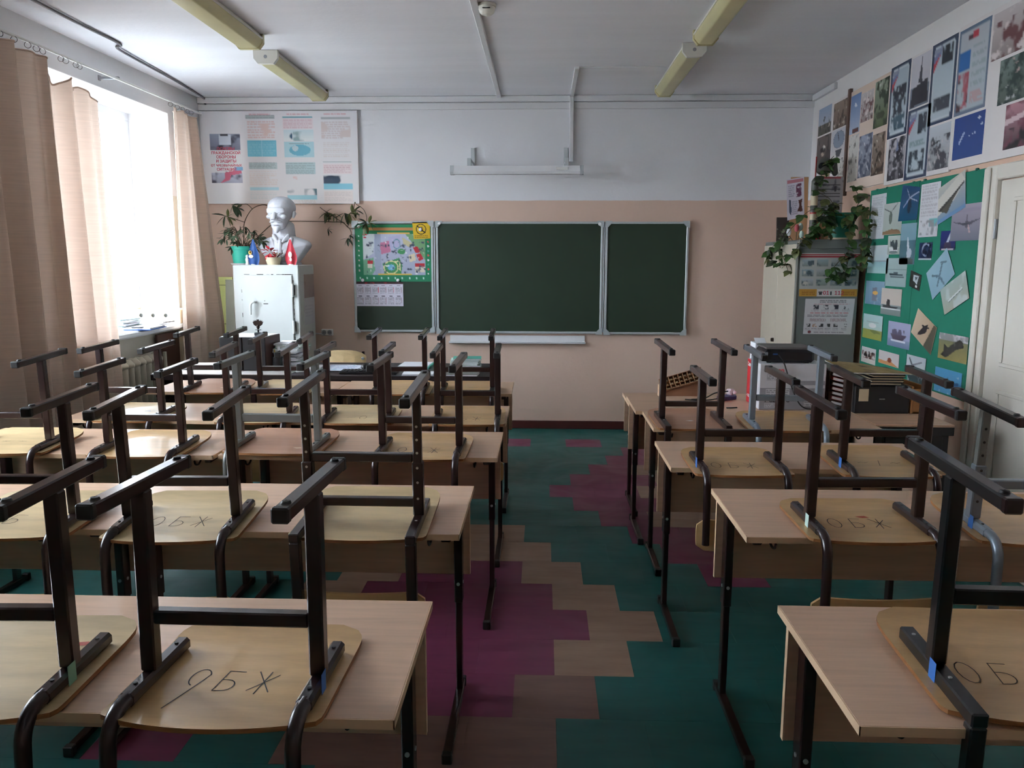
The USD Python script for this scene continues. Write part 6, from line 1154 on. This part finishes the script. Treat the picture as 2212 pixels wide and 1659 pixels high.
picture_board('white picture board over the door, cut by the right edge of the picture', 4.855, 3.30, 2.060, 2.830, 'poster_white', [('text', (4.845, 2.807, 4.52, 2.350), 1), ('para', (4.825, 2.336, 4.505, 2.108), 2), ('crowd', (4.50, 2.80, 4.08, 2.567), 3), ('camo', (4.40, 2.551, 4.06, 2.330), 4), ('rose', (4.31, 2.318, 3.98, 2.100), 5), ('field', (3.98, 2.8, 3.6, 2.4), 6)])

gb = thing('pinboard', 'large green felt pinboard covered with photographs on the right wall', 'pinboard')
obj('felt', cat(box(XR - 0.012, XR - 0.001, 5.215, 5.965, 0.782, 2.036, 0.002), box(XR - 0.012, XR - 0.001, 4.436, 5.211, 0.782, 2.030, 0.002)), 'board_green', gb)
[obj('nail', box(XR - 0.016, XR - 0.002, y - 0.010, y + 0.010, 2.026, 2.040, 0.003), 'pot_green', gb) for y in (5.86, 5.70, 5.30, 5.15, 4.55)]
GQ = [((5.935, 2.0, 5.687, 1.696), 'sheet', 'long white printed sheet at the upper left of the green pinboard'), ((5.71, 1.925, 5.42, 1.718), 'heli', 'grey photo of a helicopter on the green pinboard'), ((5.46, 2.014, 5.198, 1.799), 'heliblue', 'deep blue helicopter photo at the top of the pinboard'), ((5.42, 1.782, 5.201, 1.524), 'carrier', 'blue-grey photo of a ship deck on the pinboard, left of the middle'),
  ((5.176, 2.008, 4.929, 1.69), 'sheet2', 'long white printed sheet at the top middle of the pinboard'), ((4.94, 2.016, 4.637, 1.777), 'wing', 'tilted photo of a large aircraft wing at the top of the pinboard'), ((4.77, 1.856, 4.431, 1.658), 'jetfront', 'mauve photo of a jet seen from the front at the upper right of the pinboard'), ((4.881, 1.718, 4.707, 1.608), 'rocket', 'small navy photo of a rocket on the pinboard'),
  ((5.607, 1.711, 5.419, 1.588), 'boat', 'small photo of a white patrol boat on the pinboard'), ((5.934, 1.652, 5.587, 1.46), 'sea', 'pale photo of open sea at the left edge of the pinboard'), ((5.145, 1.657, 4.977, 1.553), 'launch', 'small dark blue photo beside the rocket photo on the pinboard'), ([(4.796, 1.621), (4.681, 1.475), (4.918, 1.317), (5.024, 1.473)], 'bomber', 'pale blue photo of an aircraft pinned cornerwise on the pinboard'),
  ((5.617, 1.564, 5.298, 1.379), 'subgrey', 'grey photo of a low ship in the middle left of the pinboard'), ((5.239, 1.478, 5.086, 1.37), 'smallship', 'small dark photo of a speeding boat on the pinboard'), ([(4.566, 1.497), (4.5, 1.349), (4.757, 1.24), (4.832, 1.38)], 'misty', 'misty grey-beige photo overlapping the aircraft photo on the pinboard'), ((5.935, 1.406, 5.608, 1.243), 'orange', 'blue photo with an orange light at the left edge of the pinboard'),
  ((5.653, 1.364, 5.34, 1.188), 'sub', 'photo of a surfaced submarine on the pinboard'), ((5.934, 1.172, 5.602, 1.001), 'meadow', 'photo of a white helicopter over a meadow on the pinboard'), ((5.511, 1.151, 5.179, 0.988), 'warship', 'lilac photo of a warship bow on the pinboard'), ([(5.096, 1.259), (4.838, 1.159), (4.89, 0.992), (5.169, 1.104)], 'sepia', 'sepia photo of a climbing jet pinned cornerwise on the pinboard'),
  ((4.799, 1.137, 4.473, 0.988), 'camojet', 'photo of a camouflaged jet over fields at the lower right of the pinboard'), ((5.933, 0.936, 5.681, 0.825), 'men', 'photo of several soldiers at the bottom left of the pinboard'), ((5.628, 0.943, 5.308, 0.855), 'blaze', 'pale photo with an orange blaze at the bottom of the pinboard'), ((5.196, 0.963, 4.939, 0.86), 'birdgrey', 'grey photo of a mast at the bottom middle of the pinboard'),
  ((5.175, 0.841, 4.967, 0.79), 'darkbot', 'dark narrow photo at the bottom of the pinboard'), ((4.817, 0.934, 4.509, 0.793), 'blueprint', 'bright blue aircraft drawing at the bottom right of the pinboard')]
def photo_ops(k):
    S = {'sheet': [('g', (216, 218, 222), (206, 208, 212)), ('t', 0.08, 0.05, 0.8, 0.8, 16, (170, 174, 180), 3), ('n', 8, (150, 156, 160), 0.66, 2, (0.75, 0.1, 1, 0.9))], 'sheet2': [('g', (222, 222, 226), (212, 212, 216)), ('t', 0.08, 0.04, 0.9, 0.62, 14, (176, 170, 176), 4), ('r', 0.55, 0.66, 0.95, 0.80, (110, 190, 190)), ('n', 8, (150, 150, 154), 0.5, 3, (0.05, 0.7, 0.95, 0.97))],
      'heli': [('g', (196, 200, 196), (176, 186, 176)), ('p', [(0, 0.9), (0.5, 0.82), (0.9, 0.86), (1, 1), (0, 1)], (150, 120, 90)), ('e', 0.40, 0.46, 0.09, 0.2, (112, 122, 112)), ('l', [(0.05, 0.16), (0.4, 0.28), (0.75, 0.02)], 0.012, (80, 84, 84)), ('l', [(0.4, 0.28), (0.42, 0.42)], 0.02, (80, 84, 84))],
      'heliblue': [('g', (30, 74, 116), (24, 84, 116)), ('e', 0.52, 0.55, 0.10, 0.25, (34, 50, 70)), ('l', [(0.3, 0.1), (0.5, 0.34), (0.98, 0.14)], 0.016, (196, 204, 220)), ('l', [(0.5, 0.34), (0.92, 0.42)], 0.014, (180, 190, 210)), ('l', [(0.5, 0.34), (0.2, 0.62)], 0.02, (150, 160, 190)), ('n', 8, (50, 56, 70), 0.6, 2, (0.3, 0.6, 0.8, 0.9))],
      'carrier': [('g', (140, 176, 190), (110, 146, 160)), ('r', 0, 0.42, 1, 1, (84, 118, 130)), ('p', [(0.45, 0.35), (0.52, 0.35), (0.62, 0.62), (0.7, 0.85), (0.5, 0.85)], (214, 220, 226)), ('e', 0.62, 0.72, 0.16, 0.12, (196, 204, 214)), ('p', [(0.4, 0.82), (0.9, 0.86), (0.9, 1), (0.4, 1)], (86, 90, 90))],
      'wing': [('g', (196, 196, 186), (122, 150, 176)), ('p', [(0, 0.3), (0.85, 0), (1, 0.25), (0.6, 0.6), (0, 0.78)], (214, 210, 200)), ('p', [(0, 0.62), (0.9, 0.32), (0.6, 0.55), (0.35, 0.85)], (90, 86, 76)), ('l', [(0.1, 0.66), (0.95, 0.3)], 0.02, (60, 58, 56)), ('r', 0.0, 0.9, 1, 1, (110, 150, 190))],
      'jetfront': [('g', (172, 162, 176), (120, 122, 136)), ('r', 0, 0.12, 1, 0.2, (160, 150, 166)), ('e', 0.5, 0.55, 0.05, 0.12, (90, 86, 96)), ('p', [(0.02, 0.46), (0.45, 0.52), (0.96, 0.40), (0.55, 0.60), (0.45, 0.60)], (84, 82, 94)), ('l', [(0.5, 0.45), (0.5, 0.32)], 0.012, (90, 86, 96)), ('l', [(0.56, 0.6), (0.6, 0.76)], 0.02, (200, 170, 170))],
      'rocket': [('g', (36, 50, 120), (40, 44, 90)), ('p', [(0.62, 0.1), (0.78, 0.14), (0.55, 0.6), (0.4, 0.6)], (206, 214, 230)), ('p', [(0.3, 0.6), (0.7, 0.6), (0.78, 1), (0.2, 1)], (70, 60, 84)), ('r', 0.1, 0.92, 0.9, 1, (190, 180, 190))],
      'boat': [('g', (196, 204, 196), (170, 178, 170)), ('p', [(0.1, 0.62), (0.9, 0.6), (0.8, 0.9), (0.25, 0.92)], (226, 228, 226)), ('n', 7, (70, 80, 84), 0.46, 3, (0.2, 0.25, 0.8, 0.75)), ('e', 0.5, 0.88, 0.34, 0.08, (120, 134, 134))], 'sea': [('g', (206, 214, 216), (170, 196, 200)), ('r', 0, 0.54, 1, 0.6, (150, 160, 170)), ('rg', 0, 0.6, 1, 1, (150, 190, 196), (176, 210, 206)), ('n', 4, (190, 170, 184), 0.62, 3, (0, 0.4, 1, 0.62))],
      'launch': [('g', (40, 60, 96), (30, 44, 80)), ('ring', 0.55, 0.42, 0.34, 0.40, (150, 160, 180), 0.5), ('n', 6, (30, 36, 60), 0.55, 3), ('r', 0, 0.92, 1, 1, (200, 206, 214))], 'bomber': [('g', (156, 190, 204), (146, 180, 196)), ('l', [(0.30, 0.76), (0.70, 0.26)], 0.028, (96, 122, 138)), ('l', [(0.22, 0.30), (0.46, 0.54), (0.56, 0.94)], 0.024, (104, 130, 146)), ('l', [(0.64, 0.20), (0.84, 0.36)], 0.018, (104, 130, 146)), ('e', 0.36, 0.46, 0.03, 0.05, (90, 116, 132)), ('e', 0.52, 0.72, 0.03, 0.05, (90, 116, 132))],
      'subgrey': [('g', (178, 196, 194), (160, 184, 184)), ('r', 0, 0.38, 1, 0.42, (130, 150, 152)), ('p', [(0.18, 0.54), (0.85, 0.56), (0.82, 0.62), (0.22, 0.62)], (70, 86, 92)), ('r', 0.4, 0.48, 0.6, 0.56, (90, 104, 110)), ('l', [(0.25, 0.66), (0.9, 0.66)], 0.01, (96, 112, 116))], 'smallship': [('g', (56, 60, 56), (44, 46, 40)), ('p', [(0.3, 0.2), (0.8, 0.12), (0.7, 0.7), (0.5, 0.6), (0.3, 0.56)], (196, 204, 210)), ('p', [(0.45, 0.28), (0.7, 0.24), (0.55, 0.5)], (70, 80, 86)), ('e', 0.66, 0.82, 0.1, 0.08, (220, 220, 220))],
      'misty': [('g', (168, 184, 178), (170, 172, 156)), ('n', 4, (190, 200, 196), 0.55, 3), ('l', [(0.25, 0.62), (0.8, 0.5)], 0.02, (220, 224, 222)), ('l', [(0.25, 0.66), (0.8, 0.54)], 0.01, (120, 130, 126))], 'orange': [('g', (140, 170, 190), (110, 140, 166)), ('p', [(0.38, 0.3), (0.6, 0.25), (0.64, 0.85), (0.36, 0.85)], (120, 126, 140)), ('e', 0.52, 0.5, 0.14, 0.08, (226, 176, 96)), ('n', 6, (200, 206, 210), 0.62, 2, (0, 0.7, 1, 1))],
      'sub': [('g', (206, 196, 186), (206, 190, 176)), ('rg', 0, 0.62, 1, 1, (150, 160, 160), (122, 134, 128)), ('p', [(0.08, 0.64), (0.9, 0.66), (0.8, 0.74), (0.12, 0.74)], (60, 62, 66)), ('p', [(0.3, 0.42), (0.44, 0.42), (0.46, 0.66), (0.28, 0.66)], (60, 56, 58)), ('r', 0.02, 0.74, 0.98, 0.78, (220, 222, 220))], 'meadow': [('g', (176, 206, 206), (190, 206, 196)), ('rg', 0, 0.62, 1, 1, (150, 156, 84), (160, 164, 76)), ('e', 0.5, 0.44, 0.2, 0.1, (226, 226, 224)), ('l', [(0.2, 0.3), (0.8, 0.3)], 0.008, (150, 160, 160)), ('p', [(0.35, 0.66), (0.65, 0.6), (0.98, 0.72), (0.6, 0.76)], (112, 126, 66))],
      'warship': [('g', (176, 176, 206), (164, 168, 200)), ('rg', 0, 0.68, 1, 1, (150, 160, 186), (112, 130, 160)), ('p', [(0.12, 0.5), (0.85, 0.5), (0.66, 0.76), (0.26, 0.72)], (90, 76, 92)), ('n', 9, (96, 88, 110), 0.44, 3, (0.2, 0.3, 0.75, 0.52)), ('r', 0.15, 0.72, 0.8, 0.78, (226, 226, 234))], 'sepia': [('g', (214, 190, 164), (176, 150, 120)), ('p', [(0.0, 0.62), (1, 0.86), (1, 1), (0, 1)], (90, 86, 72)), ('p', [(0.16, 0.30), (0.24, 0.28), (0.62, 0.44), (0.82, 0.62), (0.66, 0.62), (0.50, 0.60), (0.36, 0.50)], (40, 36, 40)), ('l', [(0.6, 0.38), (0.72, 0.68)], 0.03, (46, 42, 44))],
      'camojet': [('g', (150, 150, 150), (120, 122, 110)), ('n', 8, (206, 200, 206), 0.52, 2, (0, 0, 1, 0.24)), ('rg', 0, 0.26, 1, 1, (120, 122, 90), (164, 150, 92)), ('n', 5, (150, 140, 90), 0.55, 5, (0, 0.3, 1, 1)), ('p', [(0.20, 0.42), (0.34, 0.52), (0.72, 0.14), (0.82, 0.22), (0.88, 0.42), (0.62, 0.56), (0.44, 0.76), (0.30, 0.92), (0.10, 0.86), (0.2, 0.66)], (62, 60, 56)), ('n', 9, (96, 96, 90), 0.6, 6, (0.25, 0.3, 0.75, 0.8))],
      'men': [('g', (210, 206, 206), (206, 196, 186)), ('n', 6, (112, 70, 60), 0.44, 2, (0.05, 0.3, 0.95, 0.72)), ('n', 9, (46, 40, 40), 0.54, 3, (0.05, 0.25, 0.95, 0.6))], 'blaze': [('g', (216, 206, 206), (214, 204, 200)), ('p', [(0, 0.7), (0.4, 0.75), (0.5, 0.45), (0.66, 0.7), (1, 1), (0, 1)], (206, 146, 96)), ('e', 0.55, 0.6, 0.1, 0.18, (140, 70, 50))], 'birdgrey': [('g', (200, 206, 212), (206, 212, 214)), ('l', [(0.15, 0.2), (0.45, 0.9)], 0.03, (90, 90, 96)), ('l', [(0.3, 0.6), (0.8, 0.3)], 0.02, (130, 130, 140))],
      'darkbot': [('g', (36, 56, 60), (60, 84, 84)), ('n', 6, (150, 160, 166), 0.55, 2)], 'blueprint': [('g', (84, 160, 206), (96, 170, 212)), ('l', [(0.15, 0.55), (0.5, 0.6), (0.88, 0.5)], 0.03, (40, 100, 150)), ('e', 0.5, 0.62, 0.16, 0.08, (46, 106, 156)), ('l', [(0.5, 0.35), (0.5, 0.6)], 0.016, (50, 120, 170)), ('n', 9, (190, 216, 226), 0.66, 2)]}
    return S[k]
XP = XR - 0.0140
for i, (q, k, lb) in enumerate(GQ):
    x = XP - 0.0012 * (i % 3) - (0.0015 if k in ('misty', 'jetfront') else 0)
    if isinstance(q, tuple): Q4 = rq(q[0], q[2], q[1], q[3], x)
    else: Q4 = [(x, *q[3]), (x, *q[0]), (x, *q[1]), (x, *q[2])]
    if k == 'heliblue': Q4 = [(x, 5.44, 2.03), (x, 5.19, 1.995), (x, 5.205, 1.80), (x, 5.475, 1.80)]
    if k == 'wing': Q4 = [(x, 4.95, 1.965), (x, 4.66, 2.045), (x, 4.625, 1.84), (x, 4.935, 1.755)]
    if k == 'smallship': Q4 = [(x, 5.235, 1.49), (x, 5.085, 1.46), (x, 5.10, 1.362), (x, 5.245, 1.39)]
    print_sheet('pinned_photo' if 'sheet' not in k else 'printed_sheet', Q4, photo_ops(k), (34, 40), 0.0006, None, label=lb, cat='photograph' if 'sheet' not in k else 'paper', mat='print_gloss')
